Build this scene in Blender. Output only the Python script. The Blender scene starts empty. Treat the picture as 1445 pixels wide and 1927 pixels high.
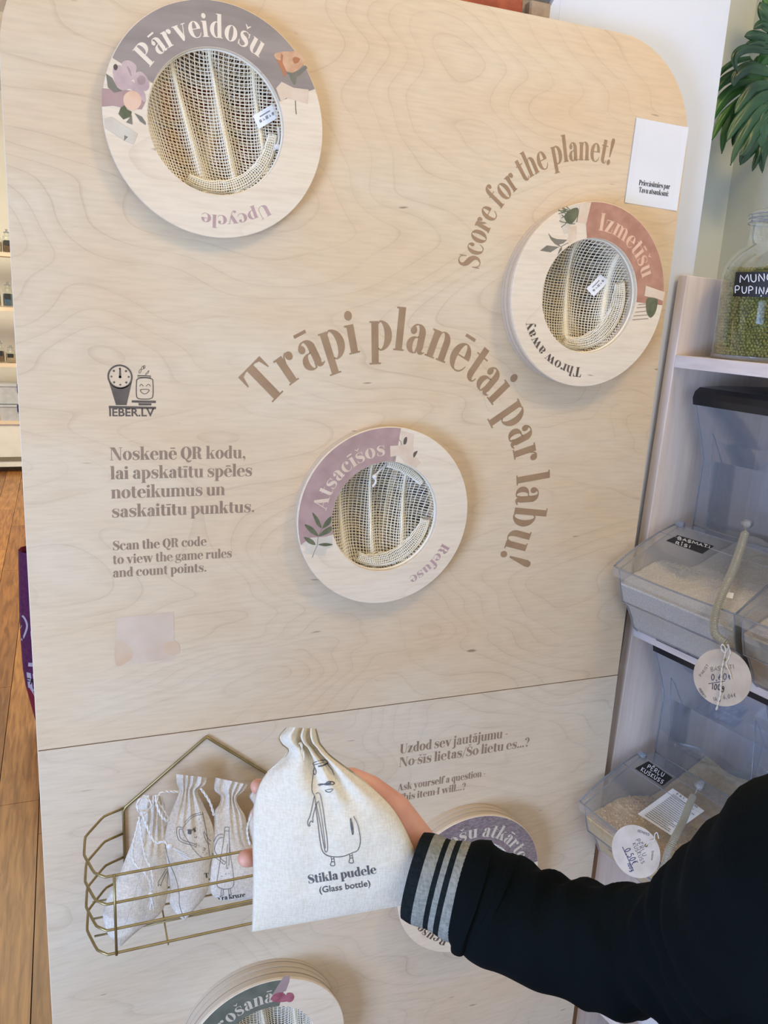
import bpy, bmesh, math, random
from math import sin, cos, pi, radians, sqrt, atan2, hypot
from mathutils import Vector as V3, Matrix
from mathutils.geometry import delaunay_2d_cdt
from mathutils import noise as mnoise
random.seed(7)
SC = bpy.context.scene
COL = SC.collection

# ---------------------------------------------------------------- camera
F_PX, IW, IH = 1550.07, 1445.0, 1927.0
YAW, PITCH, ROLL = radians(21.5956), radians(13.93997), radians(3.07884)
CAM = V3((0.0, -1.3, 1.55))
_f = V3((sin(YAW) * cos(PITCH), cos(YAW) * cos(PITCH), -sin(PITCH)))
_r = V3((cos(YAW), -sin(YAW), 0.0))
_u = _r.cross(_f)
RIGHT = cos(ROLL) * _r + sin(ROLL) * _u
UP = -sin(ROLL) * _r + cos(ROLL) * _u
FWD = _f
cd = bpy.data.cameras.new('camera')
cam = bpy.data.objects.new('camera', cd)
COL.objects.link(cam)
cam.matrix_world = Matrix(((RIGHT.x, UP.x, -FWD.x, CAM.x), (RIGHT.y, UP.y, -FWD.y, CAM.y), (RIGHT.z, UP.z, -FWD.z, CAM.z), (0, 0, 0, 1)))
cd.sensor_fit = 'VERTICAL'
cd.sensor_height = 24.0
cd.lens = 24.0 * F_PX / IH
cd.clip_start = 0.02
cd.clip_end = 60
SC.camera = cam
SC.view_settings.view_transform = 'Standard'
SC.view_settings.look = 'None'
SC.view_settings.exposure = 0.0
SC.view_settings.gamma = 1.0
SC.view_settings.use_curve_mapping = False

def ray(px, py):
    return (px - IW / 2) / F_PX * RIGHT - (py - IH / 2) / F_PX * UP + FWD
def on_y(px, py, y):          # the real point of the plane y = const seen there
    d = ray(px, py)
    return CAM + d * ((y - CAM.y) / d.y)
def on_z(px, py, z):
    d = ray(px, py)
    return CAM + d * ((z - CAM.z) / d.z)
def at(px, py, dist):
    return CAM + ray(px, py) * dist

# ---------------------------------------------------------------- light
w = bpy.data.worlds.new('room_light')
SC.world = w
w.use_nodes = True
w.node_tree.nodes['Background'].inputs[0].default_value = (0.89, 0.94, 1.0, 1)
w.node_tree.nodes['Background'].inputs[1].default_value = 0.36

def area(name, loc, target, sx, sy, power, col):
    l = bpy.data.lights.new(name, 'AREA')
    l.shape = 'RECTANGLE'; l.size = sx; l.size_y = sy
    l.energy = power; l.color = col
    o = bpy.data.objects.new(name, l)
    COL.objects.link(o)
    o.location = loc
    o.rotation_euler = (V3(target) - V3(loc)).to_track_quat('-Z', 'Y').to_euler()
    return o
area('window_daylight', (-1.9, -1.7, 0.75), (0.3, 0, 0.75), 1.0, 1.1, 90, (0.39, 0.575, 1.0))
area('front_fill_light', (0.6, -3.0, 1.3), (0.6, 0, 0.9), 2.6, 1.8, 20, (0.66, 0.81, 1.0))  # cool fill added behind the camera to brighten the lower board and shelf
area('ceiling_lamp_light', (1.15, -1.15, 2.9), (0.5, 0, 1.3), 0.35, 0.35, 10.5, (1.0, 0.70, 0.30))
area('ceiling_fill_light', (-0.2, -1.3, 3.2), (0.3, 0, 1.4), 1.4, 1.0, 9.5, (1.0, 0.73, 0.38))
area('back_room_light', (-0.8, 5.0, 3.2), (-0.8, 6.0, 0.0), 2.5, 3.5, 250, (1.0, 0.90, 0.62))

# ---------------------------------------------------------------- node helpers
def lin(r, g, b):
    def f(c):
        c /= 255.0
        return c / 12.92 if c <= 0.04045 else ((c + 0.055) / 1.055) ** 2.4
    return (f(r), f(g), f(b), 1.0)
def new_mat(name):
    m = bpy.data.materials.new(name)
    m.use_nodes = True
    nt = m.node_tree
    return m, nt, nt.nodes['Principled BSDF']
def N(nt, t, **kw):
    n = nt.nodes.new(t)
    for k, v in kw.items():
        if k.startswith('i_'):
            key = k[2:]
            n.inputs[int(key) if key.isdigit() else key.replace('_', ' ')].default_value = v
        else:
            setattr(n, k, v)
    return n
def L(nt, a, b):
    nt.links.new(a, b)
def coords(nt, scale=(1, 1, 1), kind='Object', rot=(0, 0, 0)):
    tc = N(nt, 'ShaderNodeTexCoord')
    mp = N(nt, 'ShaderNodeMapping')
    mp.inputs['Scale'].default_value = scale
    mp.inputs['Rotation'].default_value = rot
    L(nt, tc.outputs[kind], mp.inputs['Vector'])
    return mp.outputs[0]
def ramp(nt, fac, stops):
    r = N(nt, 'ShaderNodeValToRGB')
    e = r.color_ramp.elements
    while len(e) < len(stops):
        e.new(0.5)
    for k, (p, c) in enumerate(stops):
        e[k].position = p
        e[k].color = c
    L(nt, fac, r.inputs[0])
    return r.outputs[0]
def mixc(nt, fac, a, b, mode='MIX'):
    m = N(nt, 'ShaderNodeMix', data_type='RGBA', blend_type=mode)
    for s, v in ((m.inputs[0], fac), (m.inputs[6], a), (m.inputs[7], b)):
        if isinstance(v, (int, float, tuple)):
            s.default_value = v
        else:
            L(nt, v, s)
    return m.outputs[2]
def bump(nt, bsdf, h, strength=0.3, dist=0.001):
    b = N(nt, 'ShaderNodeBump')
    b.inputs['Strength'].default_value = strength
    b.inputs['Distance'].default_value = dist
    L(nt, h, b.inputs['Height'])
    L(nt, b.outputs[0], bsdf.inputs['Normal'])

def mottled(name, c1, c2, rough=0.6, scale=12, stretch=(1, 1, 1), metal=0.0, bmp=0.0, bscale=300, detail=4, spec=0.5, lo=0.35, hi=0.65):
    m, nt, b = new_mat(name)
    n = N(nt, 'ShaderNodeTexNoise')
    n.inputs['Scale'].default_value = scale
    n.inputs['Detail'].default_value = detail
    L(nt, coords(nt, stretch), n.inputs['Vector'])
    L(nt, ramp(nt, n.outputs[0], [(lo, c1), (hi, c2)]), b.inputs['Base Color'])
    b.inputs['Roughness'].default_value = rough
    b.inputs['Metallic'].default_value = metal
    b.inputs['Specular IOR Level'].default_value = spec
    if bmp:
        n2 = N(nt, 'ShaderNodeTexNoise')
        n2.inputs['Scale'].default_value = bscale
        n2.inputs['Detail'].default_value = 3
        L(nt, coords(nt, stretch), n2.inputs['Vector'])
        bump(nt, b, n2.outputs[0], bmp, 0.002)
    return m

def plywood(name, base, warm, line, nscale=1.0, lines=9.0, seed=0.0):
    """rotary-cut birch: contour lines of a slow noise, fine horizontal pores, dark flecks"""
    m, nt, b = new_mat(name)
    tc = N(nt, 'ShaderNodeTexCoord')
    mp = N(nt, 'ShaderNodeMapping')
    mp.inputs['Location'].default_value = (seed, seed * 1.7, seed * 0.6)
    mp.inputs['Scale'].default_value = (0.75 * nscale, 1, 1.9 * nscale)
    L(nt, tc.outputs['Object'], mp.inputs['Vector'])
    n = N(nt, 'ShaderNodeTexNoise')
    n.inputs['Scale'].default_value = 1.9
    n.inputs['Detail'].default_value = 2.2
    n.inputs['Roughness'].default_value = 0.38
    n.inputs['Distortion'].default_value = 0.35
    L(nt, mp.outputs[0], n.inputs['Vector'])
    mu = N(nt, 'ShaderNodeMath', operation='MULTIPLY'); mu.inputs[1].default_value = lines * 3.2
    L(nt, n.outputs[0], mu.inputs[0])
    fr = N(nt, 'ShaderNodeMath', operation='FRACT')
    L(nt, mu.outputs[0], fr.inputs[0])
    ring = ramp(nt, fr.outputs[0], [(0.0, (1, 1, 1, 1)), (0.10, (0.15, 0.15, 0.15, 1)), (0.5, (0, 0, 0, 1)), (0.93, (0.28, 0.28, 0.28, 1))])
    # broad tone
    n2 = N(nt, 'ShaderNodeTexNoise'); n2.inputs['Scale'].default_value = 3.0; n2.inputs['Detail'].default_value = 3
    L(nt, coords(nt, (1, 1, 2.4)), n2.inputs['Vector'])
    tone = ramp(nt, n2.outputs[0], [(0.3, base), (0.7, warm)])
    # line visibility varies
    n4 = N(nt, 'ShaderNodeTexNoise'); n4.inputs['Scale'].default_value = 5.0
    L(nt, coords(nt), n4.inputs['Vector'])
    vis = N(nt, 'ShaderNodeMath', operation='MULTIPLY'); L(nt, ring, vis.inputs[0])
    vr = ramp(nt, n4.outputs[0], [(0.3, (0.05, 0.05, 0.05, 1)), (0.7, (0.42, 0.42, 0.42, 1))])
    L(nt, vr, vis.inputs[1])
    c = mixc(nt, vis.outputs[0], tone, line)
    # fine pores
    n3 = N(nt, 'ShaderNodeTexNoise'); n3.inputs['Scale'].default_value = 60; n3.inputs['Detail'].default_value = 5
    L(nt, coords(nt, (0.35, 1, 3.2)), n3.inputs['Vector'])
    gr = ramp(nt, n3.outputs[0], [(0.32, (0.94, 0.93, 0.92, 1)), (0.6, (1.02, 1.02, 1.02, 1))])
    c = mixc(nt, 1.0, c, gr, 'MULTIPLY')
    # flecks
    v = N(nt, 'ShaderNodeTexNoise'); v.inputs['Scale'].default_value = 26; v.inputs['Detail'].default_value = 1
    L(nt, coords(nt, (0.6, 1, 3.0)), v.inputs['Vector'])
    fl = ramp(nt, v.outputs[0], [(0.755, (0, 0, 0, 1)), (0.80, (0.7, 0.7, 0.7, 1))])
    c = mixc(nt, fl, c, lin(120, 92, 66))
    L(nt, c, b.inputs['Base Color'])
    b.inputs['Roughness'].default_value = 0.55
    b.inputs['Specular IOR Level'].default_value = 0.35
    bump(nt, b, n3.outputs[0], 0.08, 0.0006)
    return m

def clear(name, tint, alpha, rough=0.08):
    """thin clear plastic or glass sheet: mostly see-through with a fresnel sheen"""
    m = bpy.data.materials.new(name); m.use_nodes = True
    nt = m.node_tree
    nt.nodes.remove(nt.nodes['Principled BSDF'])
    out = nt.nodes['Material Output']
    tr = N(nt, 'ShaderNodeBsdfTransparent'); tr.inputs[0].default_value = tint
    gl = N(nt, 'ShaderNodeBsdfGlossy'); gl.inputs['Roughness'].default_value = rough
    gl.inputs[0].default_value = (1, 1, 1, 1)
    df = N(nt, 'ShaderNodeBsdfDiffuse'); df.inputs[0].default_value = (0.62, 0.66, 0.70, 1)
    fz = N(nt, 'ShaderNodeLayerWeight'); fz.inputs[0].default_value = 0.32
    m1 = N(nt, 'ShaderNodeMixShader'); m1.inputs[0].default_value = alpha
    L(nt, tr.outputs[0], m1.inputs[1]); L(nt, df.outputs[0], m1.inputs[2])
    m2 = N(nt, 'ShaderNodeMixShader')
    sc = N(nt, 'ShaderNodeMath', operation='MULTIPLY'); sc.inputs[1].default_value = 0.75
    L(nt, fz.outputs['Facing'], sc.inputs[0])
    L(nt, sc.outputs[0], m2.inputs[0]); L(nt, m1.outputs[0], m2.inputs[1]); L(nt, gl.outputs[0], m2.inputs[2])
    L(nt, m2.outputs[0], out.inputs[0])
    return m

M = {}
M['ply'] = plywood('birch_plywood', lin(222, 203, 172), lin(220, 191, 152), lin(168, 138, 104))
M['ply_low'] = plywood('birch_plywood_lower', lin(222, 205, 178), lin(219, 195, 162), lin(160, 138, 114), 1.1, 8, 3.3)
M['ply_ring'] = plywood('birch_plywood_ring', lin(232, 216, 190), lin(234, 214, 184), lin(196, 172, 140), 1.2, 3.2, 5.2)
def edge_mat():
    m, nt, b = new_mat('plywood_edge_layers')
    tc = N(nt, 'ShaderNodeTexCoord'); sp = N(nt, 'ShaderNodeSeparateXYZ')
    L(nt, tc.outputs['Object'], sp.inputs[0])
    mu = N(nt, 'ShaderNodeMath', operation='MULTIPLY'); mu.inputs[1].default_value = 620
    L(nt, sp.outputs['Y'], mu.inputs[0])
    fr = N(nt, 'ShaderNodeMath', operation='FRACT'); L(nt, mu.outputs[0], fr.inputs[0])
    c = ramp(nt, fr.outputs[0], [(0.0, lin(176, 150, 120)), (0.35, lin(222, 206, 182)), (0.8, lin(206, 186, 158))])
    L(nt, c, b.inputs['Base Color']); b.inputs['Roughness'].default_value = 0.7
    return m
M['ply_edge'] = edge_mat()
M['print_brown'] = mottled('brown_print', lin(154, 122, 88), lin(166, 134, 99), 0.55, 30)
M['print_brown2'] = mottled('faded_brown_print', lin(142, 118, 96), lin(156, 130, 106), 0.55, 30)
M['print_dark'] = mottled('dark_brown_print', lin(88, 74, 62), lin(104, 90, 76), 0.55, 40)
M['print_cream'] = mottled('cream_print', lin(232, 214, 188), lin(238, 222, 198), 0.6, 30)
M['print_pinkish'] = mottled('mauve_print', lin(182, 148, 142), lin(192, 160, 154), 0.6, 30)
M['black_ink'] = mottled('black_ink', lin(34, 32, 34), lin(44, 42, 42), 0.6, 60)
M['blue_ink'] = mottled('blue_ink', lin(30, 30, 70), lin(48, 46, 96), 0.6, 60)
M['grey_ink'] = mottled('grey_ink', lin(76, 74, 74), lin(98, 95, 93), 0.7, 150)
M['band_grey'] = mottled('grey_mauve_print', lin(142, 129, 118), lin(158, 144, 132), 0.6, 26, (0.5, 1, 2))
M['band_mauve'] = mottled('dusty_mauve_print', lin(168, 136, 126), lin(182, 150, 140), 0.6, 34)
M['band_rust'] = mottled('rust_print', lin(172, 122, 98), lin(188, 138, 112), 0.6, 60)
M['band_green'] = mottled('grey_green_print', lin(98, 102, 88), lin(114, 117, 102), 0.6, 40)
M['band_violet'] = mottled('violet_linen_print', lin(116, 98, 98), lin(152, 136, 132), 0.6, 160, (1, 1, 3))
M['tape'] = mottled('paper_tape_print', lin(216, 190, 160), lin(226, 204, 178), 0.6, 40)
M['tape_grey'] = mottled('grey_tape_print', lin(206, 192, 168), lin(216, 204, 182), 0.6, 40)
M['petal'] = mottled('lilac_petal_print', lin(184, 156, 152), lin(206, 180, 170), 0.6, 40)
M['petal_dark'] = mottled('dark_petal_print', lin(164, 138, 132), lin(176, 150, 144), 0.6, 40)
M['peach'] = mottled('peach_print', lin(222, 176, 142), lin(230, 192, 160), 0.6, 40)
M['rose_orange'] = mottled('orange_rose_print', lin(200, 152, 112), lin(218, 176, 138), 0.6, 60)
M['rose_deep'] = mottled('deep_rose_print', lin(170, 110, 72), lin(190, 126, 84), 0.6, 60)
M['pink_deep'] = mottled('deep_pink_print', lin(146, 76, 88), lin(180, 108, 118), 0.6, 60)
M['leaf_print'] = mottled('green_leaf_print', lin(88, 92, 62), lin(112, 112, 80), 0.6, 60)
M['leaf_grey'] = mottled('grey_leaf_print', lin(118, 112, 96), lin(132, 124, 106), 0.6, 60)
M['faint_pink'] = mottled('faint_pink_print', lin(208, 182, 154), lin(216, 194, 168), 0.6, 18)
M['faint_orange'] = mottled('faint_orange_print', lin(212, 178, 142), lin(214, 188, 156), 0.6, 26)
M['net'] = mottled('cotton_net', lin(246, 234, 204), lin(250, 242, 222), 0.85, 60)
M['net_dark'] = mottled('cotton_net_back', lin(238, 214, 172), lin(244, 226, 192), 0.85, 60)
M['cord'] = mottled('cotton_cord', lin(226, 220, 208), lin(238, 233, 224), 0.85, 300, bmp=0.6, bscale=700)
M['white_tag'] = mottled('white_label', lin(238, 238, 238), lin(244, 243, 241), 0.7, 60)
M['paper'] = mottled('white_paper', lin(222, 223, 226), lin(228, 229, 231), 0.6, 8)
M['gold'] = mottled('brass_wire', lin(150, 132, 86), lin(168, 150, 104), 0.38, 40, metal=0.75)
M['white_wall'] = mottled('white_plaster', lin(212, 217, 226), lin(222, 226, 233), 0.8, 3, bmp=0.25, bscale=40)
M['grey_wall'] = mottled('grey_green_plaster', lin(236, 243, 240), lin(241, 247, 244), 0.8, 3, bmp=0.2, bscale=40)
M['far_wall'] = mottled('far_white_wall', lin(226, 222, 216), lin(232, 229, 224), 0.8, 3)
M['ceiling'] = mottled('white_ceiling', lin(230, 230, 228), lin(238, 238, 236), 0.8, 3)
M['mortar'] = mottled('grey_mortar', lin(150, 140, 126), lin(176, 164, 148), 0.9, 30, bmp=0.6, bscale=90)
M['brick'] = mottled('red_brick', lin(156, 78, 54), lin(190, 106, 78), 0.85, 22, bmp=0.7, bscale=120)
M['brick_pale'] = mottled('dusty_brick', lin(150, 132, 112), lin(178, 158, 138), 0.9, 30, bmp=0.7, bscale=120)
def wood(name, c1, c2, scale, stretch, rough=0.5, knots=None, lo=0.35, hi=0.65, b_=0.1):
    m, nt, b = new_mat(name)
    n = N(nt, 'ShaderNodeTexNoise'); n.inputs['Scale'].default_value = scale; n.inputs['Detail'].default_value = 6
    n.inputs['Distortion'].default_value = 0.6
    L(nt, coords(nt, stretch), n.inputs['Vector'])
    c = ramp(nt, n.outputs[0], [(lo, c1), (hi, c2)])
    if knots:
        v = N(nt, 'ShaderNodeTexVoronoi'); v.inputs['Scale'].default_value = 5.2
        L(nt, coords(nt, (1, 1, 0.8)), v.inputs['Vector'])
        k = ramp(nt, v.outputs['Distance'], [(0.04, (1, 1, 1, 1)), (0.11, (0, 0, 0, 1))])
        c = mixc(nt, k, c, knots)
    L(nt, c, b.inputs['Base Color'])
    b.inputs['Roughness'].default_value = rough
    bump(nt, b, n.outputs[0], b_, 0.001)
    return m
M['shelf_wood'] = wood('whitewashed_pine', lin(226, 208, 194), lin(238, 222, 208), 9, (6, 6, 0.6), 0.6, lin(166, 150, 142))
M['shelf_wood_h'] = wood('whitewashed_pine_rail', lin(216, 200, 190), lin(232, 218, 208), 9, (1, 1, 9), 0.6)
M['far_shelf'] = mottled('pale_far_shelf', lin(222, 200, 178), lin(230, 212, 192), 0.6, 8)
M['brown_wood'] = wood('brown_side_wood', lin(128, 98, 70), lin(152, 120, 88), 10, (6, 6, 0.6), 0.6)
M['floor_a'] = wood('oak_plank', lin(122, 76, 38), lin(168, 116, 66), 7, (9, 0.7, 1), 0.38, b_=0.15)
M['floor_b'] = wood('oak_plank_light', lin(138, 88, 44), lin(182, 128, 72), 7.7, (9, 0.7, 1), 0.38, b_=0.15)
M['floor_c'] = wood('oak_plank_dark', lin(110, 68, 36), lin(150, 100, 56), 6.4, (9, 0.7, 1), 0.38, b_=0.15)
M['floor_gap'] = mottled('dark_joint', lin(60, 38, 22), lin(70, 46, 28), 0.8, 9)
M['purple'] = mottled('purple_felt', lin(96, 42, 88), lin(112, 54, 98), 0.9, 90, bmp=0.4)
M['crimson'] = mottled('crimson_felt', lin(136, 36, 58), lin(150, 46, 66), 0.9, 90, bmp=0.4)
M['pale_print'] = mottled('pale_print', lin(206, 200, 214), lin(216, 210, 222), 0.8, 40)
M['black_plastic'] = mottled('black_plastic', lin(22, 24, 28), lin(30, 32, 36), 0.3, 8)
M['smoke'] = clear('clear_smoky_plastic', (0.80, 0.84, 0.90, 1), 0.10)
M['smoke_edge'] = clear('plastic_edge', (0.45, 0.50, 0.58, 1), 0.30)
M['lid'] = clear('frosted_lid_plastic', (0.93, 0.92, 0.90, 1), 0.15, 0.2)
M['glass'] = clear('clear_glass', (0.94, 0.97, 0.96, 1), 0.02, 0.03)
M['clear_tube'] = clear('amber_clear_coil', (0.93, 0.86, 0.58, 1), 0.30, 0.1)
M['rice'] = mottled('white_rice', lin(206, 196, 178), lin(236, 230, 216), 0.7, 420, bmp=1.0, bscale=500)
M['rice_grain'] = mottled('rice_grain', lin(216, 212, 202), lin(232, 228, 218), 0.6, 100)
M['couscous'] = mottled('pearl_couscous', lin(222, 180, 108), lin(240, 206, 140), 0.6, 80)
M['mung'] = mottled('mung_bean', lin(104, 100, 32), lin(146, 140, 62), 0.45, 60)
M['chalkboard'] = mottled('black_chalk_label', lin(24, 24, 26), lin(34, 34, 36), 0.55, 50)
M['chalk'] = mottled('white_chalk', lin(226, 226, 226), lin(238, 238, 238), 0.8, 200)
M['tagcard'] = mottled('kraft_card', lin(196, 182, 164), lin(212, 198, 180), 0.8, 40)
M['leaf'] = mottled('monstera_leaf', lin(30, 82, 32), lin(72, 128, 56), 0.38, 9, spec=0.6)
M['leaf2'] = mottled('dark_monstera_leaf', lin(30, 64, 42), lin(60, 104, 66), 0.35, 9, spec=0.6)
M['stem'] = mottled('green_stem', lin(48, 92, 44), lin(70, 112, 60), 0.5, 9)
M['white_ceramic'] = mottled('white_ceramic', lin(226, 224, 220), lin(234, 232, 230), 0.3, 9)
M['blue_fill'] = mottled('blue_filling', lin(38, 84, 120), lin(56, 108, 142), 0.6, 60)
M['brown_fill'] = mottled('brown_filling', lin(96, 66, 46), lin(126, 92, 66), 0.7, 60)
M['grain_fill'] = mottled('pale_filling', lin(176, 156, 126), lin(196, 178, 150), 0.7, 60)
M['box_plastic'] = mottled('milky_plastic', lin(182, 186, 196), lin(196, 200, 208), 0.4, 20)
def linen(name, c1, c2, sc=900, bmp=0.5):
    m, nt, b = new_mat(name)
    a = N(nt, 'ShaderNodeTexNoise'); a.inputs['Scale'].default_value = sc; a.inputs['Detail'].default_value = 2
    L(nt, coords(nt, (1, 0.3, 0.22)), a.inputs['Vector'])
    c = N(nt, 'ShaderNodeTexNoise'); c.inputs['Scale'].default_value = sc; c.inputs['Detail'].default_value = 2
    L(nt, coords(nt, (0.22, 0.3, 1)), c.inputs['Vector'])
    s = N(nt, 'ShaderNodeMath', operation='ADD'); L(nt, a.outputs[0], s.inputs[0]); L(nt, c.outputs[0], s.inputs[1])
    h = N(nt, 'ShaderNodeMath', operation='MULTIPLY'); h.inputs[1].default_value = 0.5; L(nt, s.outputs[0], h.inputs[0])
    L(nt, ramp(nt, h.outputs[0], [(0.38, c1), (0.6, c2)]), b.inputs['Base Color'])
    b.inputs['Roughness'].default_value = 0.9; b.inputs['Specular IOR Level'].default_value = 0.1
    bump(nt, b, h.outputs[0], bmp, 0.0012)
    return m
M['linen'] = linen('natural_linen', lin(198, 187, 170), lin(222, 212, 197), 700)
M['linen_held'] = linen('cream_linen', lin(218, 204, 178), lin(230, 217, 193), 620)
M['sweat'] = mottled('black_sweatshirt', lin(5, 10, 10), lin(9, 15, 16), 0.95, 10, bmp=0.3, bscale=700, spec=0.1)
M['cuff_dark'] = linen('dark_rib_knit', lin(18, 23, 24), lin(28, 33, 33), 500, 0.8)
M['cuff_grey'] = linen('grey_rib_knit', lin(122, 122, 112), lin(150, 148, 136), 500, 0.8)
def skin_mat():
    m, nt, b = new_mat('skin')
    n = N(nt, 'ShaderNodeTexNoise'); n.inputs['Scale'].default_value = 24; n.inputs['Detail'].default_value = 4
    L(nt, coords(nt), n.inputs['Vector'])
    L(nt, ramp(nt, n.outputs[0], [(0.3, lin(206, 146, 120)), (0.7, lin(228, 172, 144))]), b.inputs['Base Color'])
    b.inputs['Roughness'].default_value = 0.5
    b.inputs['Subsurface Weight'].default_value = 0.25
    b.inputs['Subsurface Radius'].default_value = (0.008, 0.003, 0.0015)
    b.inputs['Subsurface Scale'].default_value = 1.0
    n2 = N(nt, 'ShaderNodeTexNoise'); n2.inputs['Scale'].default_value = 420
    L(nt, coords(nt), n2.inputs['Vector'])
    bump(nt, b, n2.outputs[0], 0.25, 0.0006)
    return m
M['skin'] = skin_mat()
M['nail'] = mottled('finger_nail', lin(226, 178, 158), lin(232, 190, 172), 0.3, 40)
# ---------------------------------------------------------------- mesh helpers
class MB:
    def __init__(s):
        s.v = []; s.f = []
    def add(s, vs, fs):
        k = len(s.v)
        s.v += [V3(v) for v in vs]
        s.f += [tuple(i + k for i in f) for f in fs]
        return s
    def box(s, x0, x1, y0, y1, z0, z1, mat=None):
        vs = [V3((x, y, z)) for x in (x0, x1) for y in (y0, y1) for z in (z0, z1)]
        if mat is not None: vs = [mat @ v for v in vs]
        return s.add(vs, [(0, 1, 3, 2), (4, 6, 7, 5), (0, 4, 5, 1), (2, 3, 7, 6), (0, 2, 6, 4), (1, 5, 7, 3)])
    def loft(s, rings, caps=True, close=True):
        n = len(rings[0]); k = len(s.v)
        for r in rings: s.v += [V3(p) for p in r]
        for i in range(len(rings) - 1):
            for j in range(n if close else n - 1):
                a = k + i * n + j; b = k + i * n + (j + 1) % n
                s.f.append((a, b, b + n, a + n))
        if caps and close:
            s.f.append(tuple(k + j for j in reversed(range(n))))
            s.f.append(tuple(k + (len(rings) - 1) * n + j for j in range(n)))
        return s
    def tube(s, pts, r, n=8, caps=True, closed=False):
        pts = [V3(p) for p in pts]
        m = len(pts)
        rad = r if callable(r) else (lambda i: r)
        up = None; rings = []
        for i, p in enumerate(pts):
            a = pts[(i - 1) % m] if (closed or i > 0) else p
            b = pts[(i + 1) % m] if (closed or i < m - 1) else p
            t = (b - a).normalized()
            if up is None:
                up = t.orthogonal().normalized()
            up = (up - t * up.dot(t))
            up = up.normalized() if up.length > 1e-6 else t.orthogonal().normalized()
            sd = t.cross(up)
            rings.append([p + (up * cos(2 * pi * j / n) + sd * sin(2 * pi * j / n)) * rad(i) for j in range(n)])
        if closed: rings.append(rings[0])
        return s.loft(rings, caps and not closed)
    def lathe(s, prof, c, n=32, axis='z', caps=False):
        c = V3(c); rings = []
        for r, h in prof:
            if axis == 'z': rings.append([c + V3((r * cos(2 * pi * j / n), r * sin(2 * pi * j / n), h)) for j in range(n)])
            else: rings.append([c + V3((r * cos(2 * pi * j / n), h, r * sin(2 * pi * j / n))) for j in range(n)])
        return s.loft(rings, caps)
    def grid(s, fn, nu, nv, keep=None):
        k = len(s.v)
        for i in range(nu + 1):
            for j in range(nv + 1):
                s.v.append(V3(fn(i / nu, j / nv)))
        for i in range(nu):
            for j in range(nv):
                if keep is None or keep((i + .5) / nu, (j + .5) / nv):
                    a = k + i * (nv + 1) + j
                    s.f.append((a, a + nv + 1, a + nv + 2, a + 1))
        return s
    def ball(s, c, r, n=8, m=6, sc=(1, 1, 1), mat=None):
        c = V3(c); k = len(s.v)
        for i in range(1, m):
            a = pi * i / m
            for j in range(n):
                b = 2 * pi * j / n
                p = V3((r * sc[0] * sin(a) * cos(b), r * sc[1] * sin(a) * sin(b), r * sc[2] * cos(a)))
                s.v.append(c + (mat @ p if mat is not None else p))
        for q in (1, -1):
            p = V3((0, 0, q * r * sc[2])); s.v.append(c + (mat @ p if mat is not None else p))
        t, b_ = len(s.v) - 2, len(s.v) - 1
        for i in range(m - 2):
            for j in range(n):
                a = k + i * n + j; b = k + i * n + (j + 1) % n
                s.f.append((a, a + n, b + n, b))
        for j in range(n):
            s.f.append((t, k + j, k + (j + 1) % n)); s.f.append((b_, k + (m - 2) * n + (j + 1) % n, k + (m - 2) * n + j))
        return s
    def xf(s, mat):
        s.v = [mat @ v for v in s.v]; return s
    def data(s, name, org=V3((0, 0, 0)), smooth=False):
        me = bpy.data.meshes.new(name)
        me.from_pydata([tuple(v - org) for v in s.v], [], s.f)
        me.validate()
        if smooth:
            me.polygons.foreach_set('use_smooth', [True] * len(me.polygons))
        me.update()
        return me
    def build(s, name, mat, parent=None, smooth=False, kind=None, label=None, loc=None, angle=None):
        if parent is None:
            org = V3(loc) if loc is not None else V3((0, 0, 0))
        else:
            org = worg(parent)
        me = s.data(name, org, smooth)
        me.materials.append(mat)
        o = bpy.data.objects.new(name, me)
        COL.objects.link(o)
        if parent is None: o.location = org
        else: o.parent = parent
        if kind: o['kind'] = kind
        if label: o['label'] = label
        if angle is not None: me.set_sharp_from_angle(angle=radians(angle))
        return o
def worg(o):
    p = V3((0, 0, 0))
    while o is not None:
        p += o.location; o = o.parent
    return p
def tag(o, label, cat, group=None):
    o['label'] = label; o['category'] = cat
    if group: o['group'] = group
    return o
def thing(name, label, cat, loc, group=None):
    o = bpy.data.objects.new(name, None)
    COL.objects.link(o)
    o.empty_display_size = 0.05
    o.location = loc
    return tag(o, label, cat, group)
def struct(name, mb, mat, **kw):
    o = mb.build(name, mat, **kw); o['kind'] = 'structure'; return o
def copy_tree(o, parent=None, off=None):
    c = o.copy(); COL.objects.link(c); c.parent = parent
    if off is not None: c.location = o.location + V3(off)
    for ch in list(o.children): copy_tree(ch, c)
    return c
def crom(pts, n=6, closed=False):
    """Catmull-Rom through tuples of any length"""
    P = [tuple(p) for p in pts]; m = len(P); out = []
    rng = range(m if closed else m - 1)
    for i in rng:
        p1, p2 = P[i], P[(i + 1) % m]
        p0 = P[i - 1] if (closed or i > 0) else p1
        p3 = P[(i + 2) % m] if (closed or i + 2 < m) else p2
        for k in range(n):
            t = k / n
            out.append(tuple(0.5 * (2 * b + (c - a) * t + (2 * a - 5 * b + 4 * c - d) * t * t + (3 * b - a - 3 * c + d) * t ** 3) for a, b, c, d in zip(p0, p1, p2, p3)))
    if not closed: out.append(P[-1])
    return out
def bevel_mod(o, w, seg=2):
    m = o.modifiers.new('bevel', 'BEVEL'); m.width = w; m.segments = seg; m.limit_method = 'ANGLE'
    return o

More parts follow.
